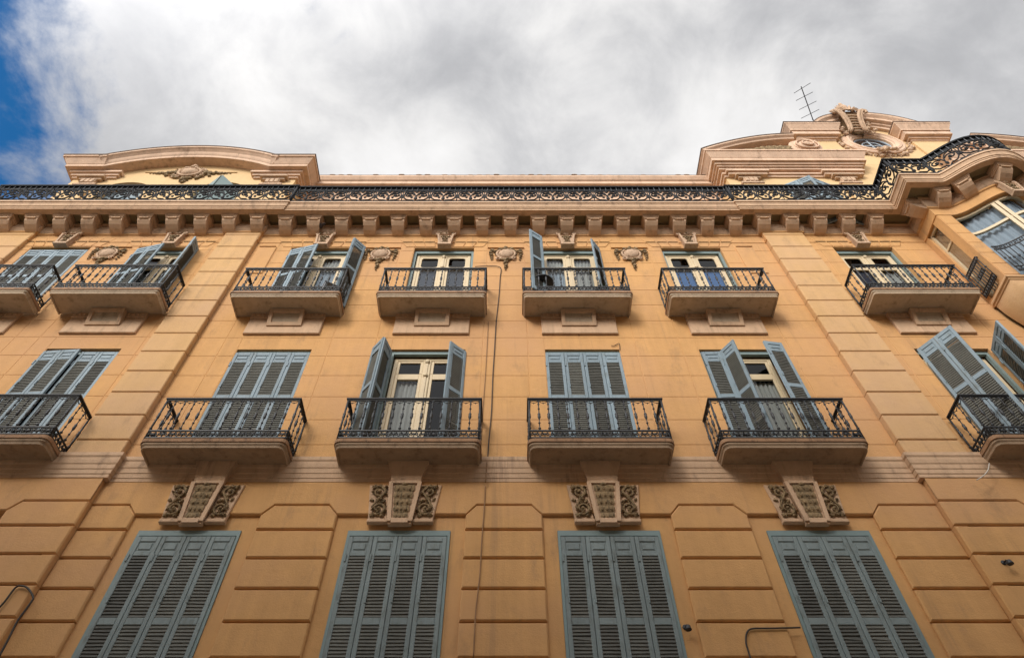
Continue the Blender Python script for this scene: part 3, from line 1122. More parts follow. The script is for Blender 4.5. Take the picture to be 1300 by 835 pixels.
def leaf_mesh(w, h, mid, top_panel=0.20, paint='blue', seed=0):
    """one louvred leaf, hinge on its left edge, front towards -y, base at z=0"""
    f = MB()
    t0, t1 = -0.02, 0.02
    st = 0.062
    f.bevel_box(0.003, st, t0, t1, 0, h, 0.006)
    f.bevel_box(w - st, w - 0.003, t0, t1, 0, h, 0.006)
    zr = [(0, 0.13), (mid - 0.05, mid + 0.05), (h - 0.09 - top_panel - 0.075, h - 0.09 - top_panel), (h - 0.09, h)]
    for a, b in zr:
        f.bevel_box(st, w - st, t0 + 0.001, t1 - 0.001, a, b, 0.006)
    a, b = zr[2][1], zr[3][0]
    f.box(st, w - st, -0.006, 0.006, a, b)
    f.bevel_box(st + 0.025, w - st - 0.025, -0.018, 0.0, a + 0.025, b - 0.025, 0.01)
    f.box(st - 0.02, st - 0.002, t0 - 0.012, t0 + 0.001, mid + 0.25, mid + 0.35)
    f.box(0.0, 0.022, t0 - 0.014, t0 + 0.002, h - 0.42, h - 0.30)
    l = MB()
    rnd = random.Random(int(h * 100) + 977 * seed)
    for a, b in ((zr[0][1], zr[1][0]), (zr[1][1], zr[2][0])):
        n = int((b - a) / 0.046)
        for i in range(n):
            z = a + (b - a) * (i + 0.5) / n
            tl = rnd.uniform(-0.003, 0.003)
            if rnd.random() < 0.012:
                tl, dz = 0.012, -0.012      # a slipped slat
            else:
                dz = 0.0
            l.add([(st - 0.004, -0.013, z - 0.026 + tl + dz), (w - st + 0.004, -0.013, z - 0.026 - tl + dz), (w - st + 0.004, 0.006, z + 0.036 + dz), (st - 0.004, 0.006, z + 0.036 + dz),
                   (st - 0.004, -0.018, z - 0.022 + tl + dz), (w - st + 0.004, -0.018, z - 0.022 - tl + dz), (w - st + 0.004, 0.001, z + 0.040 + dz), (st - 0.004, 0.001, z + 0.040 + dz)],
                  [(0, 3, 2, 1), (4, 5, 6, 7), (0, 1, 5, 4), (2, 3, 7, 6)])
    return mesh_of('shutter_leaf', f, M[paint]), mesh_of('louvres', l, M['louvre'])


LEAVES = {k: [leaf_mesh(*a, seed=q) for q in range(4)] for k, a in (('g', (0.345, G_TOP - 0.11 - G_BOT, 6.47 - G_BOT, 0.16, 'blue_worn_shade')), ('1', (LW, 12.06 - 9.27, 10.78 - 9.27, 0.14)), ('2', (0.355, 16.10 - 13.50, 14.9 - 13.5, 0.13)))}
LEAF = {k: v[0] for k, v in LEAVES.items()}
LEAF_N = [0]
LZ = {'g': G_BOT, '1': 9.27, '2': 13.50}
LEAFW = {'g': 0.345, '1': LW, '2': 0.355}


def put_leaf(kind, x, d, ang, label=None):
    """ang: direction of the leaf seen from above, 0 = +x, 90 = straight out of the wall"""
    LEAF_N[0] += 1
    lf = LEAVES[kind][(LEAF_N[0] * 7 + LEAF_N[0] // 3) % 4]
    o = inst('shutter', lf[0], BLD, (x, 8 - d, LZ[kind]), -R(ang))
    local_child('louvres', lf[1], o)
    if label:
        o['label'] = label
    w = LEAFW[kind]
    return x + w * math.cos(R(ang)), d + w * math.sin(R(ang))


def pair(kind, x, d, a1, a2, label=None, gap=0.0):
    x1, d1 = put_leaf(kind, x, d, a1, label)
    return put_leaf(kind, x1 + gap, d1, a2, label)


def frame_around(name, x0, x1, z0, z1, d, w=0.06, dep=0.10, mat='blue_frame', lintel=0.12):
    mb = MB()
    mb.box(x0 + 0.002, x0 + w, 8 - d, 8 - d + dep, z0, z1 - lintel)
    mb.box(x1 - w, x1 - 0.002, 8 - d, 8 - d + dep, z0, z1 - lintel)
    mb.box(x0 + 0.002, x1 - 0.002, 8 - d, 8 - d + dep, z1 - lintel, z1 - 0.003)
    return obj(name, mb, M[mat], BLD, ((x0 + x1) / 2, 8 - d, z0))


# ------------------------------------------------------------------ french windows
def rounded_frame(mb, x0, x1, z0, z1, px0, px1, pz0, pz1, r, y0, y1):
    """flat frame x0..x1/z0..z1 with a rounded opening"""
    inner, outer = [], []
    for cx, cz, a0 in ((px1 - r, pz1 - r, 0), (px0 + r, pz1 - r, 90), (px0 + r, pz0 + r, 180), (px1 - r, pz0 + r, 270)):
        for k in range(5):
            a = R(a0 + 90 * k / 4)
            inner.append((cx + r * math.cos(a), cz + r * math.sin(a)))
            f = k / 4
            corner = {0: (x1, z1), 90: (x0, z1), 180: (x0, z0), 270: (x1, z0)}[a0]
            pa = {0: (x1, cz), 90: (cx, z1), 180: (x0, cz), 270: (cx, z0)}[a0]
            pb = {0: (cx, z1), 90: (x0, cz), 180: (cx, z0), 270: (x1, cz)}[a0]
            if f < 0.5: outer.append((pa[0] + (corner[0] - pa[0]) * f * 2, pa[1] + (corner[1] - pa[1]) * f * 2))
            else: outer.append((corner[0] + (pb[0] - corner[0]) * (f - 0.5) * 2, corner[1] + (pb[1] - corner[1]) * (f - 0.5) * 2))
    n = len(inner)
    vs = [(x, y0, z) for x, z in outer] + [(x, y0, z) for x, z in inner] + [(x, y1, z) for x, z in inner]
    fs = []
    for i in range(n):
        j = (i + 1) % n
        fs.append((i, j, n + j, n + i))
        fs.append((n + i, n + j, 2 * n + j, 2 * n + i))
    mb.add(vs, fs)


def french_window(x, z0, z1, tr0, tr1, round_top, upper, lower, d=-0.13):
    """cream double door; tr0..tr1 is the transom rail; upper/lower: lists of pane fills left, right"""
    wx0, wx1 = x - HW + 0.075, x + HW - 0.075
    zt = z1 - 0.13
    y = 8 - d
    f = MB()
    f.bevel_box(wx0, wx0 + 0.07, y, y + 0.08, z0, zt, 0.008)
    f.bevel_box(wx1 - 0.07, wx1, y, y + 0.08, z0, zt, 0.008)
    f.bevel_box(wx0 + 0.07, wx1 - 0.07, y, y + 0.08, zt - 0.07, zt, 0.008)
    f.bevel_box(x - 0.075, x + 0.075, y - 0.012, y + 0.06, z0, zt - 0.07, 0.012)
    f.box(x - 0.02, x + 0.02, y - 0.03, y - 0.01, z0 + 0.1, zt - 0.1)
    f.blob((x, y - 0.03, tr0 + 0.08), 0.05, 0.03, 0.045)
    f.blob((x, y - 0.03, zt - 0.12), 0.05, 0.03, 0.06)
    root = obj('window', f, M['cream'], BLD, (x, y, z0))
    for s in (0, 1):
        a, b = (wx0 + 0.07, x - 0.075) if s == 0 else (x + 0.075, wx1 - 0.07)
        sm = MB()
        yy = y + 0.012
        st = 0.055
        sm.bevel_box(a, a + st, yy, yy + 0.04, z0, tr1, 0.006)
        sm.bevel_box(b - st, b, yy, yy + 0.04, z0, tr1, 0.006)
        sm.bevel_box(a + st, b - st, yy, yy + 0.04, tr0, tr1, 0.006)
        sm.bevel_box(a + st, b - st, yy, yy + 0.04, z0, z0 + 0.25, 0.006)
        if round_top:
            rounded_frame(sm, a, b, tr1, zt - 0.07, a + st, b - st, tr1 + 0.008, zt - 0.07 - 0.06, 0.06, yy, yy + 0.03)
        else:
            sm.bevel_box(a, a + st, yy, yy + 0.04, tr1, zt - 0.07, 0.006)
            sm.bevel_box(b - st, b, yy, yy + 0.04, tr1, zt - 0.07, 0.006)
            sm.bevel_box(a + st, b - st, yy, yy + 0.04, zt - 0.12, zt - 0.07, 0.006)
        obj('sash', sm, M['cream'], root, (x, y, z0))
        for (pz0, pz1, fill) in ((z0 + 0.24, tr0 + 0.004, lower[s]), (tr1 - 0.004, zt - 0.075, upper[s])):
            gm = MB()
            gm.add([(a + st - 0.01, yy + 0.024, pz0), (b - st + 0.01, yy + 0.024, pz0), (b - st + 0.01, yy + 0.024, pz1), (a + st - 0.01, yy + 0.024, pz1)], [(0, 1, 2, 3)])
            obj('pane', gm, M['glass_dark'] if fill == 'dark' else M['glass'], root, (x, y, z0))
            if fill in ('curtain', 'curtain_blue'):
                cm = MB()
                rows = [[], []]
                nn = 40
                for i in range(nn + 1):
                    u = a + (b - a) * i / nn
                    yc = yy + 0.10 + 0.018 * math.sin(i * 0.95) + 0.008 * math.sin(i * 2.3 + x)
                    rows[0].append((u, yc, pz0 - 0.02)); rows[1].append((u + 0.006 * math.sin(i), yc, pz1 + 0.02))
                cm.strip(rows, True)
                obj('curtain', cm, M[fill], root, (x, y, z0))
            elif fill in ('navy', 'blue_blind'):
                cm = MB()
                cm.box(a + 0.01, b - 0.01, yy + 0.06, yy + 0.07, pz0 - 0.02, pz1 + 0.02)
                obj('blind', cm, M[fill], root, (x, y, z0))
    return root


# ------------------------------------------------------------------ balconies
def balcony_proto(z, hw, proj, corner=0.09, stone='slab'):
    """slab with moulded underside, railing of turned balusters; front at y = 8-proj. z = underside at the wall"""
    root = empty('balcony', (0, 8, z), BLD)
    s = MB()

    def outline(k, r):       # plan outline, k = inset
        pts = [(-hw + k, 8.0)]
        for a in range(5):
            t = R(180 + 90 * a / 4)
            pts.append((-hw + k + r + r * math.cos(t), 8 - proj + k + r + r * math.sin(t)))
        for a in range(5):
            t = R(270 + 90 * a / 4)
            pts.append((hw - k - r + r * math.cos(t), 8 - proj + k + r + r * math.sin(t)))
        pts.append((hw - k, 8.0))
        return pts
    prof = [(0.075, 0.03), (0.065, 0.03), (0.06, 0.0), (0.035, 0.0), (0.03, 0.035), (0.012, 0.06), (0.012, 0.10), (0.0, 0.105), (0.0, 0.16), (0.02, 0.175)]
    rows = []
    for k, h in prof:
        rows.append([(x, y, z + h) for x, y in outline(k, corner)])
    s.strip(rows)
    n = len(rows[0])
    s.add(rows[0], [tuple(range(n))])
    s.add(rows[-1], [tuple(reversed(range(n)))])
    # joints between the stones underneath
    for xj in (-hw * 0.33, hw * 0.40):
        s.box(xj - 0.004, xj + 0.004, 8 - proj + 0.08, 7.99, z + 0.0285, z + 0.0305)
    slab = obj('slab', s, M[stone], root, (0, 8, z))
    e = MB()
    ring0 = [(x, y, z + 0.098) for x, y in outline(-0.004, corner)]
    ring1 = [(x, y, z + 0.165) for x, y in outline(-0.004, corner)]
    ring2 = [(x, y, z + 0.166) for x, y in outline(0.03, corner)]
    ring00 = [(x, y, z + 0.0965) for x, y in outline(0.010, corner)]
    e.strip([ring00, ring0, ring1, ring2])
    obj('slab_edge', e, M['slab_edge'], root, (0, 8, z))
    # railing --------------------------------------------------------
    zb = z + 0.20
    zt = z + 1.10
    rx, ry = hw - 0.04, 8 - proj + 0.03
    path = [(-rx, 7.99), (-rx, ry), (rx, ry), (rx, 7.99)]
    wk = Walk(path)
    r = MB()
    band = zb + 0.15
    for zz, hh, ww in ((zb, 0.018, 0.012), (band, 0.022, 0.013)):
        r.sweep(path, [(ww, zz), (ww, zz + hh), (-ww, zz + hh), (-ww, zz), (ww, zz)])
    obj_r = r
    prof_b = [(0.011, 0.0), (0.013, 0.02), (0.022, 0.035), (0.026, 0.05), (0.011, 0.065), (0.0085, 0.09), (0.0085, 0.155), (0.018, 0.165), (0.018, 0.18), (0.0085, 0.19), (0.0085, 0.25), (0.013, 0.27),
              (0.023, 0.30), (0.026, 0.33), (0.020, 0.36), (0.026, 0.385), (0.015, 0.41), (0.0085, 0.43), (0.0085, 0.50), (0.018, 0.51), (0.018, 0.525), (0.0085, 0.535), (0.0085, 0.61), (0.02, 0.63), (0.011, 0.66), (0.011, 0.735)]
    sc = (zt - 0.02 - band - 0.02) / 0.735

    def spots(a, b, step):
        L = (Vector(b) - Vector(a)).length
        k = max(1, round(L / step))
        return [Vector(a).lerp(Vector(b), i / k) for i in range(k + 1)]
    pts = spots(path[1], path[2], 0.155)[0:]
    pts += spots(path[0], path[1], 0.155)[:-1] + spots(path[2], path[3], 0.155)[1:]
    for p in pts:
        r.lathe([(a, b * sc) for a, b in prof_b], (p.x, p.y, band + 0.02), 6)
    # hanging loops under the handrail and scrolls in the base band
    def run(a, b):
        a, b = Vector(a), Vector(b)
        L = (b - a).length
        t = (b - a) / L
        k = max(1, round(L / 0.155))
        w = L / k
        for i in range(k):
            c = a + t * (w * (i + 0.5))
            arc = []
            for q in range(7):
                th = PI + PI * q / 6
                u = 0.5 * w * math.cos(th) * 0.9
                arc.append((c.x + t.x * u, c.y + t.y * u, zt - 0.03 + 0.055 * math.sin(th)))
            r.tube(arc, 0.008, 4, caps=False)
            r.blob((c.x, c.y, zt - 0.095), 0.012, 0.012, 0.018, 5, 3)
            for sg in (-1, 1):
                sp = spiral(sg * 0.24, 0.5, 0.22, 1.1, PI / 2 + (0.4 * sg), -sg, 9)
                r.tube([(c.x + t.x * u * w, c.y + t.y * u * w, zb + 0.018 + v * 0.135) for u, v in sp], 0.012, 4, caps=False)
            for v in (0.0, 0.5, 1.0):
                pass
            r.tube([(c.x + t.x * u * w, c.y + t.y * u * w, zb + 0.018 + v * 0.135) for u, v in ((-0.5, 0), (-0.25, 0.95), (0, 0.05), (0.25, 0.95), (0.5, 0))], 0.011, 4, caps=False)
            r.blob((c.x, c.y, zb + 0.09), 0.03, 0.012, 0.03, 6, 3)
    for a, b in zip(path, path[1:]):
        run(a, b)
    for p in path:
        r.tube([(p[0], p[1], zb - 0.03), (p[0], p[1], zt)], 0.016, 6)
    for p in (path[1], path[2]):
        for k in range(2):
            pass
    # inner stay bars
    for sg in (-1, 1):
        r.tube([(sg * rx, ry + 0.02, zb + 0.05), (sg * rx * 0.985, ry + 0.14, zb - 0.02)], 0.012, 5)
    obj('railing', r, M['iron'], root, (0, 8, z))
    h = MB()
    h.sweep(path, [(0.024, zt - 0.015), (0.03, zt), (0.024, zt + 0.018), (-0.024, zt + 0.018), (-0.03, zt), (-0.024, zt - 0.015), (0.024, zt - 0.015)])
    h.sweep(path, [(0.010, zt - 0.036), (0.010, zt - 0.016), (-0.010, zt - 0.016), (-0.010, zt - 0.036), (0.010, zt - 0.036)])
    obj('handrail', h, M['iron'], root, (0, 8, z))
    return root


Z1, Z2 = 9.03, 13.24
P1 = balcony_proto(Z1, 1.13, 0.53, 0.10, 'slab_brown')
P2 = balcony_proto(Z2, 1.12, 0.55, 0.05)
spots1 = [(x, 8.0) for x in CX] + [(x, YP + 0.02) for x in (LX[0] + 0.0, LX[1] + 0.06)] + [(RX - 0.05, YP + 0.02)]
spots2 = [(x - 0.02, 8.0) for x in CX] + [(-10.86, YP + 0.02), (-8.2, YP + 0.02), (RX - 0.10, YP + 0.02)]
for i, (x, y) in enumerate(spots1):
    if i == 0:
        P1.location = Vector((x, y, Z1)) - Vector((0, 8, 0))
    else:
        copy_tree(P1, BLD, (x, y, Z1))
for i, (x, y) in enumerate(spots2):
    if i == 0:
        P2.location = Vector((x, y, Z2)) - Vector((0, 8, 0))
    else:
        copy_tree(P2, BLD, (x, y, Z2))

KS = keystone_proto()
for i, x in enumerate(CX):
    if i == 0:
        KS.location = (x, 0, 7.9)
    else:
        copy_tree(KS, BLD, (x, 8, 7.9))

# ------------------------------------------------------------------ panels under the top balconies
pp = MB()
pp.poly_block([(-0.76, 12.62), (0.76, 12.62), (0.76, 13.12), (-0.76, 13.12)], -0.02, 0.06, 0.012)
pp.poly_block([(-0.76, 13.12), (0.76, 13.12), (0.76, 13.30), (-0.76, 13.30)], -0.02, 0.085, 0.008)
for x in range(-7, 8):
    pp.blob((x * 0.1, 8 - 0.09, 13.2), 0.035, 0.012, 0.05, 6, 3)
def slant(z):
    return 0.09 + (z - 12.85) / 0.39 * 0.13


def slant_bar(mb, x0, x1, z0, z1, t):
    vs = [W(x0, slant(z0) + t, z0), W(x1, slant(z0) + t, z0), W(x1, slant(z1) + t, z1), W(x0, slant(z1) + t, z1), W(x0, 0.0, z0), W(x1, 0.0, z0), W(x1, 0.0, z1), W(x0, 0.0, z1)]
    mb.add(vs, [(0, 1, 2, 3), (0, 4, 5, 1), (1, 5, 6, 2), (3, 2, 6, 7), (0, 3, 7, 4)])


slant_bar(pp, -0.35, 0.35, 12.85, 12.925, 0.0)
slant_bar(pp, -0.35, 0.35, 13.17, 13.245, 0.0)
slant_bar(pp, -0.35, -0.275, 12.925, 13.17, 0.0)
slant_bar(pp, 0.275, 0.35, 12.925, 13.17, 0.0)
pm = MB(); pm.v = [(x, y - 8, z - 12.6) for x, y, z in pp.v]; pm.f = pp.f; pm.sm = pp.sm
panel_mesh = mesh_of('balcony_panel', pm, M['trim'])
vm0 = MB(); slant_bar(vm0, -0.277, 0.277, 12.92, 13.175, -0.035)
vm_ = MB(); vm_.v = [(x, y - 8, z - 12.6) for x, y, z in vm0.v]; vm_.f = vm0.f; vm_.sm = vm0.sm
vent_mesh = mesh_of('panel_recess', vm_, M['slab'])
for x in [c + 0.0 for c in CX] + [-10.83, -8.2, RX]:
    dy = 0 if x in CX else DW
    o = inst('balcony_panel', panel_mesh, BLD, (x, 8 - dy, 12.6))
    local_child('panel_recess', vent_mesh, o)

# ------------------------------------------------------------------ ornaments over the top windows
kk = MB(); kr = MB()
q = [(-0.145, 16.25), (0.145, 16.25), (0.20, 16.72), (-0.20, 16.72)]
kk.poly_block(q, 0.0, 0.09, 0.012)
def bar2(mb, p, q, w, d0, d1):
    a, b = Vector(p), Vector(q)
    t = (b - a).normalized(); n = Vector((-t.y, t.x)) * w
    c4 = [a - n, b - n, b + n, a + n]
    vs = [W(c.x, d0, c.y) for c in c4] + [W(c.x, d1, c.y) for c in c4]
    mb.add(vs, [(4, 5, 6, 7), (0, 1, 5, 4), (1, 2, 6, 5), (2, 3, 7, 6), (3, 0, 4, 7)])
bar2(kk, (-0.13, 16.26), (-0.185, 16.72), 0.022, 0.09, 0.125)
bar2(kk, (0.13, 16.26), (0.185, 16.72), 0.022, 0.09, 0.125)
bar2(kk, (-0.15, 16.27), (0.15, 16.27), 0.022, 0.09, 0.127)
kk.box(-0.16, 0.16, 8 - 0.14, 8.0, 16.19, 16.245)
for sg in (-1, 1):
    sp = spiral(sg * 0.22, 16.80, 0.085, 1.4, PI / 2, -sg, 14)
    kk.tube([W(u * 0.92, 0.085, v) for u, v in spiral(sg * 0.205, 16.78, 0.06, 1.4, PI / 2, -sg, 14)], 0.022, 6)
    kk.blob(W(sg * 0.19, 0.06, 16.78), 0.055, 0.04, 0.055, 8, 5)
kk.blob(W(0, 0.07, 16.81), 0.10, 0.04, 0.045)
scroll(kr, 0, 0.09, 16.56, 0.095, 0.4, 1, 1.4, 0.016, 5)
scroll(kr, 0.0, 0.09, 16.38, 0.065, 2.4, -1, 1.3, 0.013, 4)
garland(kr, [(-0.09, 16.62, 0.035), (0.09, 16.62, 0.035), (0, 16.46, 0.04), (-0.06, 16.36, 0.025), (0.06, 16.36, 0.025)], 0.09, 0, 3)
for x in (-0.14, 0.0, 0.14):
    garland(kr, [(x, 16.82, 0.036)], 0.085, 0, 9)
def shift(mb, dx, dy, dz):
    m2 = MB(); m2.v = [(x + dx, y + dy, z + dz) for x, y, z in mb.v]; m2.f = mb.f; m2.sm = mb.sm
    return m2
kk_m = mesh_of('window_crest', shift(kk, 0, -8, -16.2), M['relief_pale'])
kr_m = mesh_of('crest_carving', shift(kr, 0, -8, -16.2), M['relief'])
for x in CX + [LX[0], LX[1], RX]:
    dy = 0 if x in CX else DW
    o = inst('window_crest', kk_m, BLD, (x, 8 - dy, 16.2))
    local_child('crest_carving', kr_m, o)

# ------------------------------------------------------------------ cartouches between the top windows
cb = MB(); ccs = [MB() for _ in range(4)]; cc = ccs[0]
cb.blob(W(0, 0.02, 15.86), 0.185, 0.09, 0.19, 14, 9)
ringp = [(0.215 * math.cos(2 * PI * i / 24), 15.86 + 0.225 * math.sin(2 * PI * i / 24)) for i in range(25)]
cb.tube([W(u, 0.03, v) for u, v in ringp], 0.028, 6, caps=False)
for sg in (-1, 1):
    scroll(cb, sg * 0.19, 0.02, 15.64, 0.065, 0.5, sg, 1.2, 0.02, 0)
garland(cc, [(-0.13, 16.08, 0.06), (0, 16.10, 0.075), (0.13, 16.08, 0.06), (-0.06, 16.03, 0.04), (0.06, 16.03, 0.04)], 0.03, 0, 2)
for sg in (-1, 1):
    cc = ccs[1 if sg < 0 else 2]
    cc.tube([W(sg * 0.16, 0.03, 16.05), W(sg * 0.27, 0.04, 15.98), W(sg * 0.36, 0.03, 16.07)], 0.022, 5)
    garland(cc, [(sg * 0.33, 16.04, 0.06), (sg * 0.35, 15.93, 0.058), (sg * 0.345, 15.82, 0.052), (sg * 0.34, 15.71, 0.046), (sg * 0.335, 15.62, 0.036), (sg * 0.27, 15.98, 0.04), (sg * 0.235, 15.86, 0.04)], 0.012, 0, 7 + sg)
cc = ccs[3]
garland(cc, [(0, 15.58, 0.085), (-0.10, 15.62, 0.05), (0.10, 15.62, 0.05), (0, 15.46, 0.07), (0.0, 15.34, 0.06), (0, 15.24, 0.045), (0, 15.16, 0.03)], 0.012, 0, 4)
cl = MB(); cl.box(-0.44, 0.44, 8 - 0.035, 8.0, 16.175, 16.20)
cb_m = mesh_of('cartouche', shift(cb, 0, -8, -15), M['relief_pale'])
cc_m = [mesh_of('garland', shift(c_, 0, -8, -15), M['relief']) for c_ in ccs]
cl_m = mesh_of('cartouche_ledge', shift(cl, 0, -8, -15), M['stucco'])
for x, d in [(p, 0.009) for p in pier_mid[:3]] + [((LX[0] + LX[1]) / 2 - 0.02, DW + 0.009)]:
    o = inst('cartouche', cb_m, BLD, (x, 8 - d, 15))
    for c_ in cc_m:
        local_child('garland', c_, o)
    local_child('cartouche_ledge', cl_m, o)
# plain sunk panels at the ends of the middle run
for x0, x1 in ((CX[0] - HW - 0.80, CX[0] - HW - 0.36), (CX[3] + HW + 0.36, CX[3] + HW + 0.80)):
    mb = MB()
    mb.poly_block([(x0, 15.0), (x1, 15.0), (x1, 16.22), (x0, 16.22)], 0.0, 0.03, 0.012)
    mb.box(x0 + 0.02, x1 - 0.02, 8 - 0.05, 8, 16.235, 16.255)
    obj('wall_panel', mb, M['stucco'], BLD, ((x0 + x1) / 2, 8, 15))

# ------------------------------------------------------------------ windows and shutters, floor by floor
for x in CX + LX + [RX]:
    dd = 0.0 if x in CX else DW
    frame_around('shutter_frame', x - 0.73, x + 0.73, G_BOT, G_TOP, 0.02 + dd * 0.5, 0.04, 0.10, lintel=0.09)
    xa, da_ = pair('g', x - 0.69, 0.015 + dd * 0.5, 0, 0)
    pair('g', x + 0.0, 0.015 + dd * 0.5, 0, 0)
    s = MB(); s.box(x - 0.8, x + 0.8, 7.88 - dd, 8.2, G_BOT - 0.12, G_BOT - 0.004)
    obj('sill', s, M['trim'], BLD, (x, 8, G_BOT))

for x in CX + LX + [RX]:
    frame_around('shutter_frame', x - HW, x + HW, F1_BOT, F1_TOP, -0.045, 0.06, 0.07, lintel=0.10)
    frame_around('shutter_frame', x - HW, x + HW, F2_BOT, F2_TOP, -0.075, 0.06, 0.06, lintel=0.13)

# first floor
def closed(kind, x, d, w):
    pair(kind, x - 2 * w, d, 0, 0)
    pair(kind, x, d, 0, 0)


x = LX[0]; closed('1', x, 0.0, LW)
x = LX[1]
pair('1', x - 2 * LW, 0.02, 4, 4); pair('1', x + 0.0, 0.0, 0, 0)
closed('1', CX[0], -0.02, LW)
x = CX[1]
french_window(x, F1_BOT, F1_TOP, 11.42, 11.58, False, ['dark', 'dark'], ['curtain', 'dark'])  # right lower pane: dark tint stands in for the unlit open gap
pair('1', x - HW + 0.02, 0.02, 106, 228, 'open folded shutter leaf')
xa, da_ = put_leaf('1', x + HW - 0.02, 0.02, 180 - 44, 'open folded shutter leaf')
put_leaf('1', xa + 0.02, da_ - 0.03, -40, 'open folded shutter leaf')
closed('1', CX[2], -0.02, LW)
x = CX[3]
french_window(x, F1_BOT, F1_TOP, 11.42, 11.58, False, ['none', 'dark'], ['curtain', 'curtain'])
pair('1', x - HW + 0.02, 0.0, 2, 56)
xa, da_ = put_leaf('1', x + HW - 0.02, 0.02, 180 - 44, 'open folded shutter leaf')
put_leaf('1', xa, da_, -8, 'open folded shutter leaf')
x = RX
french_window(x, F1_BOT, F1_TOP, 11.42, 11.58, False, ['dark', 'dark'], ['none', 'none'])
pair('1', x - HW, 0.06, 54, 54, 'half open shutter leaf')
pair('1', x + HW, 0.06, 106, 106, 'half open shutter leaf')
x = LX[0]

# second floor
w2 = 0.355
closed('2', LX[0], 0.0, w2)
x = LX[1]
french_window(x, F2_BOT, F2_TOP, 15.42, 15.53, True, ['dark', 'curtain'], ['curtain', 'curtain_blue'])
pair('2', x - HW + 0.01, 0.03, 13, 13)
pair('2', x + HW, 0.03, 82, -94)
x = CX[0]
french_window(x, F2_BOT, F2_TOP, 15.42, 15.53, True, ['curtain_blue', 'curtain'], ['curtain', 'curtain_blue'])
pair('2', x - HW + 0.01, 0.0, 14, 14)
pair('2', x + HW, 0.02, 66, -48)
x = CX[1]
french_window(x, F2_BOT, F2_TOP, 15.42, 15.53, True, ['dark', 'dark'], ['navy', 'navy'])
x = CX[2]
french_window(x, F2_BOT, F2_TOP, 15.42, 15.53, True, ['curtain', 'curtain'], ['curtain_blue', 'curtain'])
pair('2', x - HW, 0.02, 78, 146, 'open shutter leaf')
pair('2', x + HW, 0.02, 122, -52, 'open shutter leaf')
x = CX[3]
french_window(x, F2_BOT, F2_TOP, 15.42, 15.53, True, ['dark', 'dark'], ['blue_blind', 'blue_blind'])
x = RX
french_window(x, F2_BOT, F2_TOP, 15.42, 15.53, True, ['dark', 'dark'], ['navy', 'curtain'])

# ------------------------------------------------------------------ the glazed bay on the right
bay = empty('bay_window', (BXC, 7.5, 12.6), BLD)
full = [(BX0, YP + 0.1), ] + bay_front + [(BX1, YP + 0.1)]
FW = Walk(bay_front)
SB, ST = 13.72, 16.46     # window zone
s_a, s_b = 0.36, FW.L - 0.36
bm = MB()


def onbay(s, d, z):
    q_, t_, n_ = FW.at(s)
    return (q_.x + n_.x * d, q_.y + n_.y * d, z)


def bay_box(mb, s0, s1, d0, d1, z0, z1, n=None):
    n = n or max(1, int((s1 - s0) / 0.09))
    rows = []
    for d, z in ((d0, z0), (d1, z0), (d1, z1), (d0, z1), (d0, z0)):
        rows.append([onbay(s0 + (s1 - s0) * i / n, d, z) for i in range(n + 1)])
    mb.strip(rows, False)
    mb.add([r[0] for r in rows[:4]], [(0, 1, 2, 3)])
    mb.add([r[-1] for r in rows[:4]], [(3, 2, 1, 0)])


bay_box(bm, 0.0, s_a, -0.22, 0.0, 13.55, 16.95)
bay_box(bm, s_b, FW.L, -0.22, 0.0, 13.55, 16.95)
bay_box(bm, s_a, s_b, -0.22, 0.0, ST, 16.95)
bay_box(bm, s_a, s_b, -0.22, 0.0, 13.55, SB)
for k in range(6):      # block joints on the piers
    z0 = 13.72 + 0.59 * k * 0.78
    for a, b in ((0.02, s_a - 0.02), (s_b + 0.02, FW.L - 0.02)):
        bay_box(bm, a, b, 0.0, 0.008, z0 + 0.008, min(z0 + 0.46 - 0.008, 16.44))
# side faces with a narrow opening
SY0, SY1 = 7.40, 7.84
for xs, sg in ((BX0, 1), (BX1, -1)):
    a, b = (xs, xs + 0.2 * sg)
    bm.box(a + 0.001 * sg, b, SY1, YP + 0.1, 13.55, 16.95)
    bm.box(a + 0.001 * sg, b, BY + 0.003, SY0, 13.55, 16.95)
    bm.box(a + 0.001 * sg, b, SY0, SY1, 16.47, 16.95)
    bm.box(a + 0.001 * sg, b, SY0, SY1, 13.55, 13.72)
obj('bay_wall', bm, M['stucco'], bay, (BXC, 7.5, 12.6))
# base moulding and curved corbel
bb_ = MB()
bpath = [(BX0, YP)] + bay_front + [(BX1, YP)]
bb_.sweep(bpath, [(0.0, 13.66), (0.035, 13.645), (0.05, 13.61), (0.05, 13.575), (0.02, 13.55), (0.02, 13.52), (0.0, 13.50)])
rows = []
for k in range(13):
    f = k / 12
    z = 13.50 - 1.35 * f
    sh = math.cos(f * PI / 2) ** 0.8
    rows.append([(BXC + (x_ - BXC) * (0.55 + 0.45 * sh), YP + 0.06 - (YP + 0.06 - y_) * sh, z) for x_, y_ in bpath])
bb_.strip(rows, True)
obj('bay_corbel', bb_, M['pilaster'], bay, (BXC, 7.5, 12.6))
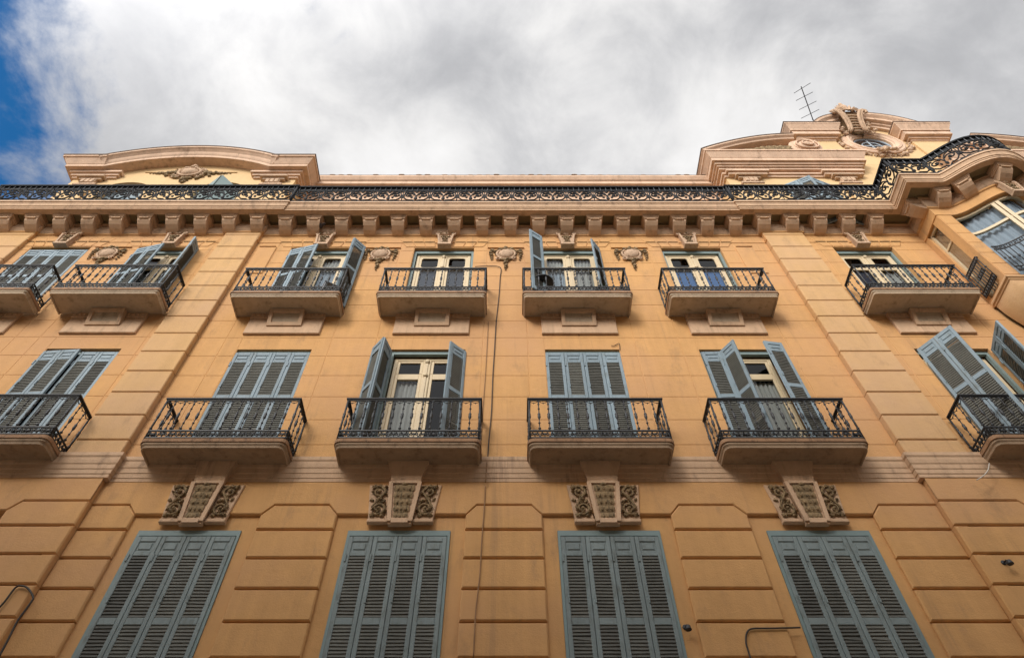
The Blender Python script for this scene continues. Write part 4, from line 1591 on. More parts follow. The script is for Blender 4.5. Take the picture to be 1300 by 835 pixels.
# front window: three lights on the curve
bf = MB()
fd0, fd1 = -0.16, -0.09
for s0, s1 in ((s_a, s_a + 0.06), (s_b - 0.06, s_b)):
    bay_box(bf, s0, s1, fd0, fd1, SB, ST)
bay_box(bf, s_a, s_b, fd0, fd1, ST - 0.09, ST)
bay_box(bf, s_a, s_b, fd0, fd1, SB, SB + 0.1)
bay_box(bf, s_a + 0.06, s_b - 0.06, fd0, fd1 - 0.01, 15.64, 15.72)
wn = (s_b - s_a) / 3
for k in (1, 2):
    bay_box(bf, s_a + wn * k - 0.085, s_a + wn * k - 0.012, fd0, fd1 + 0.01, SB, ST - 0.09)
    bay_box(bf, s_a + wn * k + 0.012, s_a + wn * k + 0.085, fd0, fd1 + 0.01, SB, ST - 0.09)
bwin = obj('bay_window_frame', bf, M['cream'], bay, (BXC, 7.5, 12.6))
bg_ = MB(); bg_.strip([[onbay(s_a + (s_b - s_a) * i / 40, -0.13, zz) for i in range(41)] for zz in (SB, ST - 0.01)], True)
obj('pane', bg_, M['glass'], bay, (BXC, 7.5, 12.6))
bc = MB()
rows = [[], []]
nn = 160
for i in range(nn + 1):
    s = s_a + 0.01 + (s_b - s_a - 0.02) * i / nn
    d = -0.25 + 0.022 * math.sin(i * 0.9) + 0.012 * math.sin(i * 0.37)
    rows[0].append(onbay(s, d, SB)); rows[1].append(onbay(s, d, ST))
bc.strip(rows, True)
obj('curtain', bc, M['curtain_blue'], bay, (BXC, 7.5, 12.6))
# side windows
for xs, sg in ((BX0, 1), (BX1, -1)):
    sf = MB()
    for y0, y1 in ((SY0 + 0.002, SY0 + 0.05), (SY1 - 0.05, SY1 - 0.002)):
        sf.box(xs + sg * 0.06, xs + sg * 0.12, y0, y1, 13.722, 16.465)
    for z0, z1 in ((13.722, 13.82), (15.66, 15.72), (16.39, 16.465)):
        sf.box(xs + sg * 0.062, xs + sg * 0.118, SY0 + 0.05, SY1 - 0.05, z0, z1)
    obj('side_window_frame', sf, M['cream'], bay, (BXC, 7.5, 12.6))
    sg_ = MB(); sg_.add([(xs + sg * 0.085, SY0, 13.75), (xs + sg * 0.085, SY1, 13.75), (xs + sg * 0.085, SY1, 16.42), (xs + sg * 0.085, SY0, 16.42)], [(0, 1, 2, 3)])
    obj('pane', sg_, M['glass'], bay, (BXC, 7.5, 12.6))
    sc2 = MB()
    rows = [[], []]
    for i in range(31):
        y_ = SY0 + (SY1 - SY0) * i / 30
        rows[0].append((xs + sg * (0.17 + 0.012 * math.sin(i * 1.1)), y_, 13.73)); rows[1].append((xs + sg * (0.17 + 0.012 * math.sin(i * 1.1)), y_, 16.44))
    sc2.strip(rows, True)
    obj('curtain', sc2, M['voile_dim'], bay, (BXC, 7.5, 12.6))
    # little iron guard
    gi = MB()
    xg = xs - sg * 0.05
    ya, yb = SY0 - 0.05, SY1 + 0.04
    for zz in (13.80, 13.95, 14.52, 14.62):
        gi.box(xg - 0.012, xg + 0.012, ya, yb, zz, zz + 0.022)
    for i in range(9):
        yy = ya + (yb - ya) * i / 8
        gi.tube([(xg, yy, 13.80), (xg, yy, 14.64)], 0.012, 5)
        gi.blob((xg, yy, 14.22), 0.024, 0.024, 0.05, 6, 4)
    for i in range(8):
        yy = ya + (yb - ya) * (i + 0.5) / 8
        gi.blob((xg, yy, 14.56), 0.02, 0.024, 0.04, 6, 4)
        gi.blob((xg, yy, 13.88), 0.02, 0.024, 0.05, 6, 4)
    for yy in (ya, yb):
        gi.box(min(xg, xs), max(xg, xs), yy - 0.01, yy + 0.01, 14.60, 14.64)
    obj('window_guard', gi, M['iron'], bay, (BXC, 7.5, 12.6))
# curved front guard
fg = MB()
for zz in (13.74, 13.90, 14.62, 14.74):
    bay_box(fg, s_a - 0.06, s_b + 0.06, 0.075, 0.10, zz, zz + 0.022)
ns = 26
for i in range(ns + 1):
    s = s_a - 0.05 + (s_b - s_a + 0.1) * i / ns
    fg.tube([onbay(s, 0.088, 13.72), onbay(s, 0.088, 14.75)], 0.011, 5)
    fg.blob(onbay(s, 0.088, 14.26), 0.024, 0.024, 0.05, 6, 4)
    if i < ns:
        s += (s_b - s_a + 0.1) / ns / 2
        fg.blob(onbay(s, 0.088, 14.68), 0.03, 0.02, 0.035, 6, 4)
        fg.blob(onbay(s, 0.088, 13.80), 0.03, 0.02, 0.045, 6, 4)
obj('window_guard', fg, M['iron'], bay, (BXC, 7.5, 12.6))
# crest over the bay window
q_, t_, n_ = FW.at(FW.L / 2)
o = inst('window_crest', kk_m, bay, (q_.x, q_.y, 16.2))
local_child('crest_carving', kr_m, o)

# ------------------------------------------------------------------ attic storey behind the railing
AY = 8.55
at = MB()
at.box(XL + 0.02, XR - 0.02, AY, AY + 0.3, 17.45, 20.9)
at.box(-19, XL0 - 0.02, AY, AY + 0.3, 17.45, 19.2)
obj('attic_wall', at, M['attic'], BLD, (0, AY, 17.4))
ev = MB()
ep = [(XL - 0.3, AY), (XR + 0.3, AY)]
ev.sweep(ep, [(0.0, 20.05), (0.05, 20.05), (0.05, 20.25), (0.09, 20.30), (0.09, 20.42), (0.14, 20.48), (0.20, 20.52), (0.20, 20.62), (0.30, 20.64), (0.30, 20.80), (0.34, 20.83), (0.40, 20.95), (0.40, 21.02), (0.0, 21.06)])
obj('attic_eave', ev, M['attic_trim'], BLD, (0, AY, 20.5))
ti = MB()
k = 0
xx = XL - 0.2
rnd = random.Random(4)
while xx < XR + 0.2:
    z_ = 21.035 + rnd.uniform(-0.01, 0.015)
    yf = AY - 0.40 + rnd.uniform(-0.02, 0.02)
    rows = []
    for yy, zz in ((yf, z_), (yf + 0.7, z_ + 0.28), (yf + 3.0, z_ + 1.2)):
        rows.append([(xx + 0.085 * math.cos(PI * q / 6), yy, zz + 0.035 * math.sin(PI * q / 6)) for q in range(7)])
    ti.strip(rows, True)
    ti.add(rows[0], [tuple(range(7))])
    xx += 0.26
ti.add([(XL - 0.3, AY - 0.4, 21.05), (XR + 0.3, AY - 0.4, 21.05), (XR + 0.3, AY + 2.6, 22.2), (XL - 0.3, AY + 2.6, 22.2)], [(0, 1, 2, 3)])
obj('roof_tiles', ti, M['tile'], BLD, (0, AY, 21))


def stack(mb, x0, x1, steps, dback=-0.65, sides=(True, True), base=DP):
    """stacked mouldings: steps = (z0, z1, overhang)"""
    for z0, z1, e in steps:
        mb.box(x0 - (e if sides[0] else 0), x1 + (e if sides[1] else 0), 8 - base - e, 8 - dback, z0, z1)


def stack_slope(mb, x0, x1, z0, z1, e0, e1, dback=-0.65, sides=(True, True), base=DP):
    def ring(e, z):
        a = x0 - (e if sides[0] else 0); b = x1 + (e if sides[1] else 0)
        return [(a, 8 - dback, z), (a, 8 - base - e, z), (b, 8 - base - e, z), (b, 8 - dback, z)]
    vs = ring(e0, z0) + ring(e1, z1)
    mb.add(vs, [(0, 1, 5, 4), (1, 2, 6, 5), (2, 3, 7, 6), (4, 5, 6, 7), (3, 2, 1, 0)])


def arch_z(x, x0, x1, zs, rise):
    f = (x - (x0 + x1) / 2) / ((x1 - x0) / 2)
    f = max(-1, min(1, f))
    Rr = (((x1 - x0) / 2) ** 2 + rise ** 2) / (2 * rise)
    return zs - Rr + rise + math.sqrt(max(Rr * Rr - (f * (x1 - x0) / 2) ** 2, 0))


def columns(mb, xs, lo, hi, d, dback):
    """wall of thin upright strips with given lower and upper outline, front at depth d"""
    for a, b in zip(xs, xs[1:]):
        m = (a + b) / 2
        l0, l1, h0, h1 = lo(a + 1e-5, m), lo(b - 1e-5, m), hi(a), hi(b)
        mb.add([W(a, d, l0), W(b, d, l1), W(b, d, h1), W(a, d, h0), W(a, dback, l0), W(b, dback, l1), W(b, dback, h1), W(a, dback, h0)],
               [(0, 1, 2, 3), (0, 4, 5, 1), (3, 2, 6, 7), (0, 3, 7, 4), (1, 5, 6, 2)])


LEFT_DROP = 0.11


def attic_order(x, base=DP):
    """little pilaster with a capital under the attic cornice"""
    mb = MB()
    mb.box(x - 0.27, x + 0.27, 8 - base - 0.06, 8, 17.45, 19.52)
    mb.box(x - 0.30, x + 0.30, 8 - base - 0.09, 8, 19.52, 19.60)
    obj('attic_pilaster', mb, M['attic'], BLD, (x, 8, 17.45))
    c = MB()
    for (z0, z1, e) in ((19.66, 19.76, 0.05), (20.02, 20.10, 0.05), (20.10, 20.20, 0.12)):
        c.bevel_box(x - 0.27 - e, x + 0.27 + e, 8 - base - 0.06 - e, 8, z0, z1, 0.015)
    c.bevel_box(x - 0.20, x + 0.20, 8 - base - 0.10, 8, 19.76, 20.02, 0.01)
    for k in range(-1, 2):
        c.bevel_box(x + k * 0.13 - 0.05, x + k * 0.13 + 0.05, 8 - base - 0.13, 8 - base - 0.05, 19.78, 20.0, 0.01)
    o = obj('attic_capital', c, M['relief_pale'], BLD, (x, 8, 19.6))
    if x < 0: o.location.z -= LEFT_DROP


ENT = [(20.20, 20.30, 0.10), (20.30, 20.38, 0.17), (20.38, 20.46, 0.24)]

# left pavilion -----------------------------------------------------------
AX0, AX1 = XL0 + 0.1, XL + 0.02
AC = (AX0 + AX1) / 2
wins_l = [(-10.78, 0.62), (-8.10, 0.62)]


def lo_l(x, m):
    for c, hw in wins_l:
        if abs(m - c) < hw:
            return 19.50 + 0.42 * math.sqrt(max(0, 1 - ((x - c) / hw) ** 2))
    return 17.45


def hi_l(x):
    return arch_z(x, AX0 + 0.75, AX1 - 0.75, 20.64, 0.62) if AX0 + 0.75 < x < AX1 - 0.75 else 20.64


xs = sorted({AX0, AX1, AX0 + 0.75, AX1 - 0.75, *[AX0 + 0.75 + (AX1 - AX0 - 1.5) * i / 40 for i in range(41)], *[c - hw + 2 * hw * i / 14 for c, hw in wins_l for i in range(15)]})
lp = MB()
columns(lp, xs, lo_l, hi_l, DP, -0.65)
obj('attic_wall', lp, M['attic'], BLD, (AC, 8, 17.4))
lc = MB()
# flat ends: stacked mouldings returning round the corner, then a segmental arch between
EX = 0.80
for (xa, xb, sd) in ((AX0, AX0 + EX, (True, False)), (AX1 - EX, AX1, (False, True))):
    sd2 = (True, True)
    stack(lc, xa - (0.36 if sd[1] else 0), xb + (0.36 if sd[0] else 0), [(20.22, 20.30, 0.06), (20.30, 20.40, 0.11), (20.40, 20.50, 0.17)], sides=sd2)
    stack(lc, xa, xb, [(20.50, 20.62, 0.30)], sides=sd)
    stack_slope(lc, xa, xb, 20.62, 20.84, 0.31, 0.44, sides=sd)
    stack(lc, xa, xb, [(20.84, 20.92, 0.47)], sides=sd)
ap = [(x, arch_z(x, AX0 + EX, AX1 - EX, 20.50, 0.72)) for x in [AX0 + EX + (AX1 - AX0 - 2 * EX) * i / 40 for i in range(41)]]
lc.sweep_xz(ap, [(-0.65, 0.0), (DP + 0.02, 0.0), (DP + 0.10, 0.0), (DP + 0.29, 0.005), (DP + 0.30, 0.12), (DP + 0.31, 0.125), (DP + 0.34, 0.18), (DP + 0.36, 0.25), (DP + 0.43, 0.32), (DP + 0.465, 0.34), (DP + 0.465, 0.415), (-0.65, 0.42)])
o = obj('attic_cornice', lc, M['attic_trim'], BLD, (AC, 8, 20.2)); o.location.z -= LEFT_DROP
cp = MB()
for (xa, xb, sd) in ((AX0, AX0 + EX, (True, False)), (AX1 - EX, AX1, (False, True))):
    stack(cp, xa, xb, [(20.921, 20.955, 0.49)], sides=sd)
cp.sweep_xz(ap, [(-0.65, 0.42), (DP + 0.48, 0.418), (DP + 0.485, 0.445), (-0.65, 0.455)])
o = obj('coping', cp, M['coping'], BLD, (AC, 8, 20.9)); o.location.z -= LEFT_DROP
for x in (AX0 + 0.58, AX1 - 0.58):
    attic_order(x)
cr_ = MB(); cg = MB()
for sg in (-1, 1):
    for k in range(9):
        f = k / 8
        garland(cg, [(AC + sg * (0.42 + 0.75 * f), 20.62 + 0.02 - 0.05 * (1 - f) + 0.04 * (1 - f), 0.13 * (1 - 0.75 * f))], DP, 0, 20 + k)
    garland(cg, [(AC + sg * 0.42, 20.42, 0.10), (AC + sg * 0.30, 20.28, 0.09), (AC + sg * 0.62, 20.48, 0.08)], DP, 0, 40 + sg)
    scroll(cr_, AC + sg * 0.36, DP, 20.45, 0.16, 0.5, sg, 1.3, 0.045, 3)
    scroll(cr_, AC + sg * 0.30, DP, 20.82, 0.12, 2.5, -sg, 1.3, 0.04, 3)
garland(cg, [(AC, 20.14, 0.12), (AC - 0.1, 20.24, 0.09), (AC + 0.1, 20.24, 0.09), (AC, 20.02, 0.08)], DP, 0, 50)
cr_.blob(W(AC, DP + 0.04, 20.62), 0.27, 0.13, 0.22, 14, 8)
cr_.tube([W(AC + 0.32 * math.cos(2 * PI * i / 24), DP + 0.06, 20.62 + 0.27 * math.sin(2 * PI * i / 24)) for i in range(25)], 0.05, 6, caps=False)
garland(cr_, [(AC, 20.95, 0.12), (AC - 0.14, 20.88, 0.1), (AC + 0.14, 20.88, 0.1)], DP + 0.05, 0, 60)
o = obj('attic_cartouche', cr_, M['relief_pale'], BLD, (AC, 8, 20.5)); o.location.z -= LEFT_DROP
obj('garland', cg, M['relief'], o, (AC, 8, 20.5))
lg = MB(); lg.box(AC - 1.35, AC + 1.35, 8 - DP - 0.03, 8 - DP + 0.01, 20.70, 20.725)
obj('cartouche_ledge', lg, M['attic'], o, (AC, 8, 20.5))


def attic_window(x, hw, ztop, rise, colr, d=-0.12, ajar=False):
    f = MB()
    for a, b in ((x - hw, x - 0.02), (x + 0.02, x + hw)):
        f.bevel_box(a + 0.01, b - 0.01, 8 - d, 8 - d + 0.05, 17.6, ztop, 0.01)
        for k in range(24):
            z = 17.8 + k * 0.08
            if z < ztop - 0.12:
                f.box(a + 0.08, b - 0.08, 8 - d - 0.012, 8 - d + 0.01, z, z + 0.03)
    if rise:
        n = 14
        pts = [(x + hw * math.cos(PI * i / n), ztop + rise * math.sin(PI * i / n)) for i in range(n + 1)]
        vs = [W(u, d - 0.02, v) for u, v in pts] + [W(u, d - 0.07, v) for u, v in pts]
        f.add(vs, [tuple(range(n + 1)), tuple(range(2 * n + 1, n, -1))])
    o = obj('attic_window', f, colr, BLD, (x, 8 - d, 17.6))
    bk = MB(); bk.box(x - hw - 0.05, x + hw + 0.05, 8 - d + 0.2, 8 - d + 0.22, 17.5, ztop + rise + 0.05)
    obj('window_back', bk, M['dark'], o, (x, 8 - d, 17.6))
    return o


attic_window(wins_l[0][0], 0.62, 19.48, 0.40, M['blue'])
attic_window(wins_l[1][0], 0.62, 19.48, 0.40, M['blue_frame'])
tri = MB()      # two shutter heads standing ajar in the right-hand opening
for sg in (-1, 1):
    tri.add([W(-8.10 + sg * 0.60, 0.02, 19.2), W(-8.10 + sg * 0.02, 0.36, 19.2), W(-8.10 + sg * 0.02, 0.36, 19.84), W(-8.10 + sg * 0.60, 0.02, 19.42),
             W(-8.10 + sg * 0.60, -0.03, 19.2), W(-8.10 + sg * 0.02, 0.31, 19.2), W(-8.10 + sg * 0.02, 0.31, 19.84), W(-8.10 + sg * 0.60, -0.03, 19.42)],
            [(0, 1, 2, 3), (7, 6, 5, 4), (2, 6, 7, 3), (1, 5, 6, 2)])
    tri.add([W(-8.10 + sg * 0.60, 0.02, 17.6), W(-8.10 + sg * 0.02, 0.36, 17.6), W(-8.10 + sg * 0.02, 0.36, 19.2), W(-8.10 + sg * 0.60, 0.02, 19.2)], [(0, 1, 2, 3)])
obj('shutter', tri, M['blue_frame'], BLD, (-8.1, 8, 17.6))

# right pavilion -----------------------------------------------------------
rw = MB()
RA0, RA1 = XR - 0.02, 10.22
RB0, RB1 = 2 * BXC - 10.22, XR1
wins_r = [(8.45, 0.68)]


def rect_lo(wins, ztop):
    def f(x, m):
        for c, hw in wins:
            if abs(m - c) < hw:
                return ztop
        return 17.45
    return f


for a, b, wins in ((RA0, RA1, wins_r), (RB0, RB1, [(15.0, 0.68)])):
    xs = sorted({a, b, *[c + s * hw for c, hw in wins for s in (-1, 1)]})
    columns(rw, xs, rect_lo(wins, 19.75), lambda x: 20.9, DP, -0.65)
# centre wall with the round window
OX, OZ, OR = BXC - 0.02, 22.98, 0.60
cx0, cx1 = RA1, RB0
n = 40
ang = [2 * PI * i / n for i in range(n)]


def sq(a):      # matching point on the rectangle outline
    ca, sa = math.cos(a), math.sin(a)
    hx, hz0, hz1 = 1.30, OZ - 21.2, 24.0 - OZ
    k = 1e9
    if abs(ca) > 1e-6: k = min(k, hx / abs(ca))
    if sa > 1e-6: k = min(k, hz1 / sa)
    if sa < -1e-6: k = min(k, hz0 / -sa)
    return (OX + ca * k, OZ + sa * k)


outer = [sq(a) for a in ang]
inn = [(OX + OR * math.cos(a), OZ + OR * math.sin(a)) for a in ang]
vs = [W(x, DP, z) for x, z in outer] + [W(x, DP, z) for x, z in inn] + [W(x, -0.3, z) for x, z in inn]
fs = []
for i in range(n):
    j = (i + 1) % n
    fs += [(i, j, n + j, n + i), (n + i, n + j, 2 * n + j, 2 * n + i)]
rw.add(vs, fs)
rw.box(cx0 - 0.3, cx1 + 0.3, 8 - DP + 0.002, 8.6, 17.45, 21.23)
rw.box(cx0 - 1.1, OX - 1.29, 8 - DP + 0.003, 8.7, 20.9, 23.2)
rw.box(OX + 1.29, cx1 + 1.1, 8 - DP + 0.003, 8.7, 20.9, 23.2)
rw.box(cx0 - 0.8, cx1 + 0.8, 8.35, 8.75, 20.9, 24.0)
# pier faces carrying the crowning blocks
for s in (-1, 1):
    c = BXC + s * 1.80
    rw.bevel_box(c - 0.58, c + 0.58, 8 - DP - 0.07, 8.6, 21.5, 23.25, 0.01)
# tympanum of the crowning segment
xs = [BXC - 1.35 + 2.7 * i / 24 for i in range(25)]
columns(rw, xs, lambda x, m: 23.9, lambda x: arch_z(x, BXC - 1.45, BXC + 1.45, 23.95, 0.62), DP + 0.001, -0.6)
obj('attic_wall', rw, M['attic'], BLD, (BXC, 8, 17.4))
rc = MB()
rcop = MB()
for a, b, sd in ((RA0, RA1 - 0.05, (True, True)), (RB0 + 0.05, RB1, (True, True))):
    stack(rc, a, b, [(20.20, 20.30, 0.05), (20.30, 20.38, 0.10), (20.50, 20.60, 0.15), (20.60, 20.68, 0.2), (20.78, 20.96, 0.32), (21.20, 21.28, 0.46)], sides=sd)
    stack(rc, a, b, [(20.38, 20.50, 0.06), (20.68, 20.78, 0.25)], sides=sd)
    stack_slope(rc, a, b, 20.96, 21.20, 0.33, 0.44, sides=sd)
    # capital breaks of the entablature
    for x in (a + 0.62, b - 0.50):
        stack(rc, x - 0.42, x + 0.42, [(20.201, 20.31, 0.14), (20.31, 20.39, 0.20)], dback=0.0)
    # sculpted half segment
    left = a < BXC
    xa = a - 0.44 if left else b + 0.44
    xb = 8.95 if left else 2 * BXC - 8.95
    N = 26
    path = []
    for i in range(N + 1):
        f = i / N
        x = xa + (xb - xa) * f
        path.append((x, 21.30 + 1.30 * math.sin(min(f, 1) * PI / 2 * 0.96) ** 0.9))
    pth = path if left else path[::-1]
    # band
    rc.sweep_xz(pth, [(-0.65, -0.08), (DP + 0.34, -0.08), (DP + 0.36, -0.02), (DP + 0.43, 0.03), (DP + 0.43, 0.10), (-0.65, 0.11)])
    rcop.sweep_xz(pth, [(-0.65, 0.11), (DP + 0.45, 0.108), (DP + 0.45, 0.14), (-0.65, 0.15)])
    cols = sorted(p[0] for p in path)
    hz = {p[0]: p[1] for p in path}
    columns(rc, cols, lambda x, m: 21.281, lambda x: hz[x] - 0.05, DP + 0.12, -0.6)
    # volute
    vx = 9.12 if left else 2 * BXC - 9.12
    sgn = 1 if left else -1
    nn = 24
    for rad, dd in ((0.50, 0.30), (0.36, 0.34), (0.22, 0.38), (0.10, 0.42)):
        vs = [W(vx + rad * math.cos(2 * PI * i / nn), DP - 0.3, 21.96 + rad * math.sin(2 * PI * i / nn)) for i in range(nn)] + [W(vx + rad * math.cos(2 * PI * i / nn), DP + dd, 21.96 + rad * math.sin(2 * PI * i / nn)) for i in range(nn)] + [W(vx + (rad - 0.04) * math.cos(2 * PI * i / nn), DP + dd + 0.02, 21.96 + (rad - 0.04) * math.sin(2 * PI * i / nn)) for i in range(nn)]
        fs = []
        for i in range(nn):
            j = (i + 1) % nn
            fs += [(i, j, nn + j, nn + i), (nn + i, nn + j, 2 * nn + j, 2 * nn + i)]
        fs.append(tuple(range(2 * nn, 3 * nn)))
        rc.add(vs, fs, False)
    sp = spiral(vx, 21.96, 0.44, 2.2, PI * (0.6 if left else 0.4), -sgn, 40, 0.15)
    rc.tube([W(u, DP + 0.36 + 0.09 * i / 40, v) for i, (u, v) in enumerate(sp)], 0.03, 6)
# crown: end blocks, segment, coping
for s in (-1, 1):
    c = BXC + s * 1.80
    a, b = c - 0.50, c + 0.50
    stack(rc, a, b, [(23.0, 23.08, 0.10), (23.08, 23.18, 0.16), (23.18, 23.42, 0.26), (23.42, 23.50, 0.3), (23.74, 23.82, 0.42)])
    stack_slope(rc, a, b, 23.50, 23.74, 0.30, 0.41)
    stack(rcop, a, b, [(23.821, 23.85, 0.44)])
cp_ = [(x, arch_z(x, BXC - 1.3, BXC + 1.3, 23.55, 0.78)) for x in [BXC - 1.3 + 2.6 * i / 30 for i in range(31)]]
rc.sweep_xz(cp_, [(-0.6, 0.0), (DP + 0.10, 0.0), (DP + 0.12, 0.10), (DP + 0.18, 0.12), (DP + 0.19, 0.2), (DP + 0.30, 0.22), (DP + 0.31, 0.34), (DP + 0.40, 0.42), (DP + 0.42, 0.5), (-0.6, 0.51)])
rcop.sweep_xz(cp_, [(-0.6, 0.51), (DP + 0.43, 0.505), (DP + 0.43, 0.535), (-0.6, 0.545)])
obj('attic_cornice', rc, M['attic_trim'], BLD, (BXC, 8, 20.2))
obj('coping', rcop, M['coping'], BLD, (BXC, 8, 23.8))
for x in (RA0 + 0.62, RA1 - 0.55, RB0 + 0.55, RB1 - 0.62):
    attic_order(x)
attic_window(8.45, 0.68, 19.7, 0.0, M['navy'], d=-0.2)
for sg, a in ((-1, 24), (1, 160)):
    o = inst('shutter', LEAF['2'][0], BLD, (8.45 + sg * 0.66, 8 - DP, 17.12), -R(a))
    local_child('louvres', LEAF['2'][1], o)
    w = LEAFW['2']
    o = inst('shutter', LEAF['2'][0], BLD, (8.45 + sg * 0.66 + w * math.cos(R(a)), 8 - DP - w * math.sin(R(a)), 17.12), -R(a))
    local_child('louvres', LEAF['2'][1], o)
# round window
oc = MB()
prof = [(0.96, 0.0), (0.96, 0.05), (0.92, 0.08), (0.84, 0.08), (0.82, 0.11), (0.76, 0.12), (0.74, 0.09), (0.66, 0.06), (0.64, 0.03), (0.60, 0.01), (0.595, -0.2)]
rows = []
for r_, h_ in prof:
    rows.append([W(OX + r_ * math.cos(2 * PI * i / 48), DP + h_, OZ + r_ * math.sin(2 * PI * i / 48)) for i in range(49)])
oc.strip(rows, False)
ocr = obj('oculus_frame', oc, M['attic_trim'], BLD, (OX, 8, OZ))
om = MB()
for a in (0, PI / 2):
    ca, sa = math.cos(a), math.sin(a)
    om.tube([W(OX - 0.60 * ca, 0.02, OZ - 0.60 * sa), W(OX + 0.60 * ca, 0.02, OZ + 0.60 * sa)], 0.028, 4)
om.tube([W(OX + 0.57 * math.cos(2 * PI * i / 40), 0.02, OZ + 0.57 * math.sin(2 * PI * i / 40)) for i in range(41)], 0.035, 4, caps=False)
om.tube([W(OX + 0.3 * math.cos(2 * PI * i / 30), 0.02, OZ + 0.3 * math.sin(2 * PI * i / 30)) for i in range(31)], 0.022, 4, caps=False)
obj('glazing_bar', om, M['curtain_blue'], ocr, (OX, 8, OZ))
og = MB()
og.add([W(OX + 0.60 * math.cos(a), 0.0, OZ + 0.60 * math.sin(a)) for a in ang], [tuple(range(n))])
obj('pane', og, M['glass'], ocr, (OX, 8, OZ))
ob_ = MB(); ob_.add([W(OX + 0.7 * math.cos(a), -0.25, OZ + 0.7 * math.sin(a)) for a in ang], [tuple(range(n))])
obj('window_back', ob_, M['lavender'], ocr, (OX, 8, OZ))
# carving round it
gw = MB()
for i in range(19):
    a = PI * (1.02 + 0.96 * i / 18)
    garland(gw, [(OX + 1.10 * math.cos(a), OZ + 1.12 * math.sin(a), 0.10 + 0.03 * math.sin(i * 1.7))], DP, 0, 80 + i)
garland(gw, [(OX - 0.05, OZ - 0.95, 0.17), (OX - 0.25, OZ - 1.0, 0.13), (OX + 0.16, OZ - 1.0, 0.14), (OX + 0.02, OZ - 0.80, 0.11)], DP + 0.14, 0, 99)
obj('garland', gw, M['relief_pale'], BLD, (OX, 8, OZ))
for left in (True, False):
    tg = MB()
    for i in range(22):
        f = i / 21
        x = 6.4 + 2.2 * f
        if not left: x = 2 * BXC - x
        h = 1.30 * math.sin((f * 0.86 + 0.14) * PI / 2) ** 0.9
        garland(tg, [(x, 21.28 + h * 0.42, 0.09 + 0.20 * h * 0.62)], DP + 0.13, 0, 120 + i)
    obj('tympanum_carving', tg, M['relief'], BLD, (8 if left else 15, 8, 21.3))
# crowning ornament: two scroll brackets with rungs between, and a shell
OX -= 0.28
cw = MB()


def dcr(v):
    return DP + 0.16 + 0.34 * min(1, max(0, (v - 23.5) / 1.0))


for sg in (-1, 1):
    for off, rr_ in ((0.0, 0.055), (0.085, 0.04)):
        pts = [(0.30 + off, 23.50), (0.20 + off, 23.62), (0.185 + off, 23.85), (0.20 + off, 24.1), (0.25 + off, 24.35), (0.34 + off, 24.55), (0.46 + off * 0.6, 24.66), (0.56, 24.60), (0.56, 24.48), (0.48, 24.44)]
        cw.tube([W(OX + sg * u, dcr(v) + 0.04, v) for u, v in pts], [rr_ * q for q in (0.7, 1, 1.1, 1.15, 1.2, 1.2, 1.1, 1, 0.8, 0.5)], 7)
    scroll(cw, OX + sg * 0.44, DP + 0.14, 23.56, 0.13, 1.0, sg, 1.3, 0.035, 4)
    garland(cw, [(OX + sg * 0.42, 23.80, 0.10), (OX + sg * 0.58, 23.60, 0.10), (OX + sg * 0.50, 24.05, 0.10), (OX + sg * 0.60, 24.30, 0.09), (OX + sg * 0.72, 24.52, 0.08)], DP + 0.2, 0, 200 + sg)
    garland(cw, [(OX + sg * 0.38, 24.72, 0.11), (OX + sg * 0.24, 24.82, 0.11), (OX + sg * 0.52, 24.70, 0.08)], DP + 0.46, 0, 230 + sg)
for k in range(7):
    z = 23.60 + 0.125 * k
    hw_ = 0.15 + 0.012 * k
    cw.tube([W(OX - hw_, dcr(z), z), W(OX, dcr(z) + 0.025, z - 0.02), W(OX + hw_, dcr(z), z)], 0.032, 6)
for k in range(-3, 4):
    a = PI / 2 - k * 0.33
    leaf(cw, OX + 0.04 * k, DP + 0.52, 24.62, a, 0.70 - 0.12 * abs(k), 0.10, 0.1)
    cw.blob(W(OX + 0.055 * k, DP + 0.52, 24.74 + 0.30 * math.cos(k * 0.55)), 0.05, 0.07, 0.26 - 0.05 * abs(k), 7, 5, -k * 0.16)
cw.blob(W(OX, DP + 0.52, 25.30), 0.06, 0.06, 0.14, 8, 5)
o = obj('crown_ornament', cw, M['relief_pale'], BLD, (OX, 8, 23.6))
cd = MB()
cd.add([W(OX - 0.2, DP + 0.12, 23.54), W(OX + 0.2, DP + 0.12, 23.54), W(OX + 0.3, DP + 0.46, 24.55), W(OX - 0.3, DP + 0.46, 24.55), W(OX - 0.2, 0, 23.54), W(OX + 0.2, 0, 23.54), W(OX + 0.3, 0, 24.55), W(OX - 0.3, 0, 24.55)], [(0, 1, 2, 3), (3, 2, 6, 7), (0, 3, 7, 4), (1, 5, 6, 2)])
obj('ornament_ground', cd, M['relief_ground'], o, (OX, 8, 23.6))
# closed roof over everything behind the parapets
rf = MB()
rf.box(-18.9, 21.9, 12.0, 20.2, 17.35, 17.44)
rf.box(XL0, XL, 8.66, 12, 20.4, 20.5)
rf.box(XR, XR1, 8.76, 12, 20.8, 20.9)
obj('flat_roof', rf, M['terrace'], BLD, (0, 14, 17.4))

# ------------------------------------------------------------------ things on and about the building
def Ypx(px, py, Y):
    r = sky_dir(px, py); t = Y / r.y
    return Vector((r.x * t, Y, 1.6 + r.z * t))


def Zpx(px, py, Z):
    r = sky_dir(px, py); t = (Z - 1.6) / r.z
    return Vector((r.x * t, r.y * t, Z))


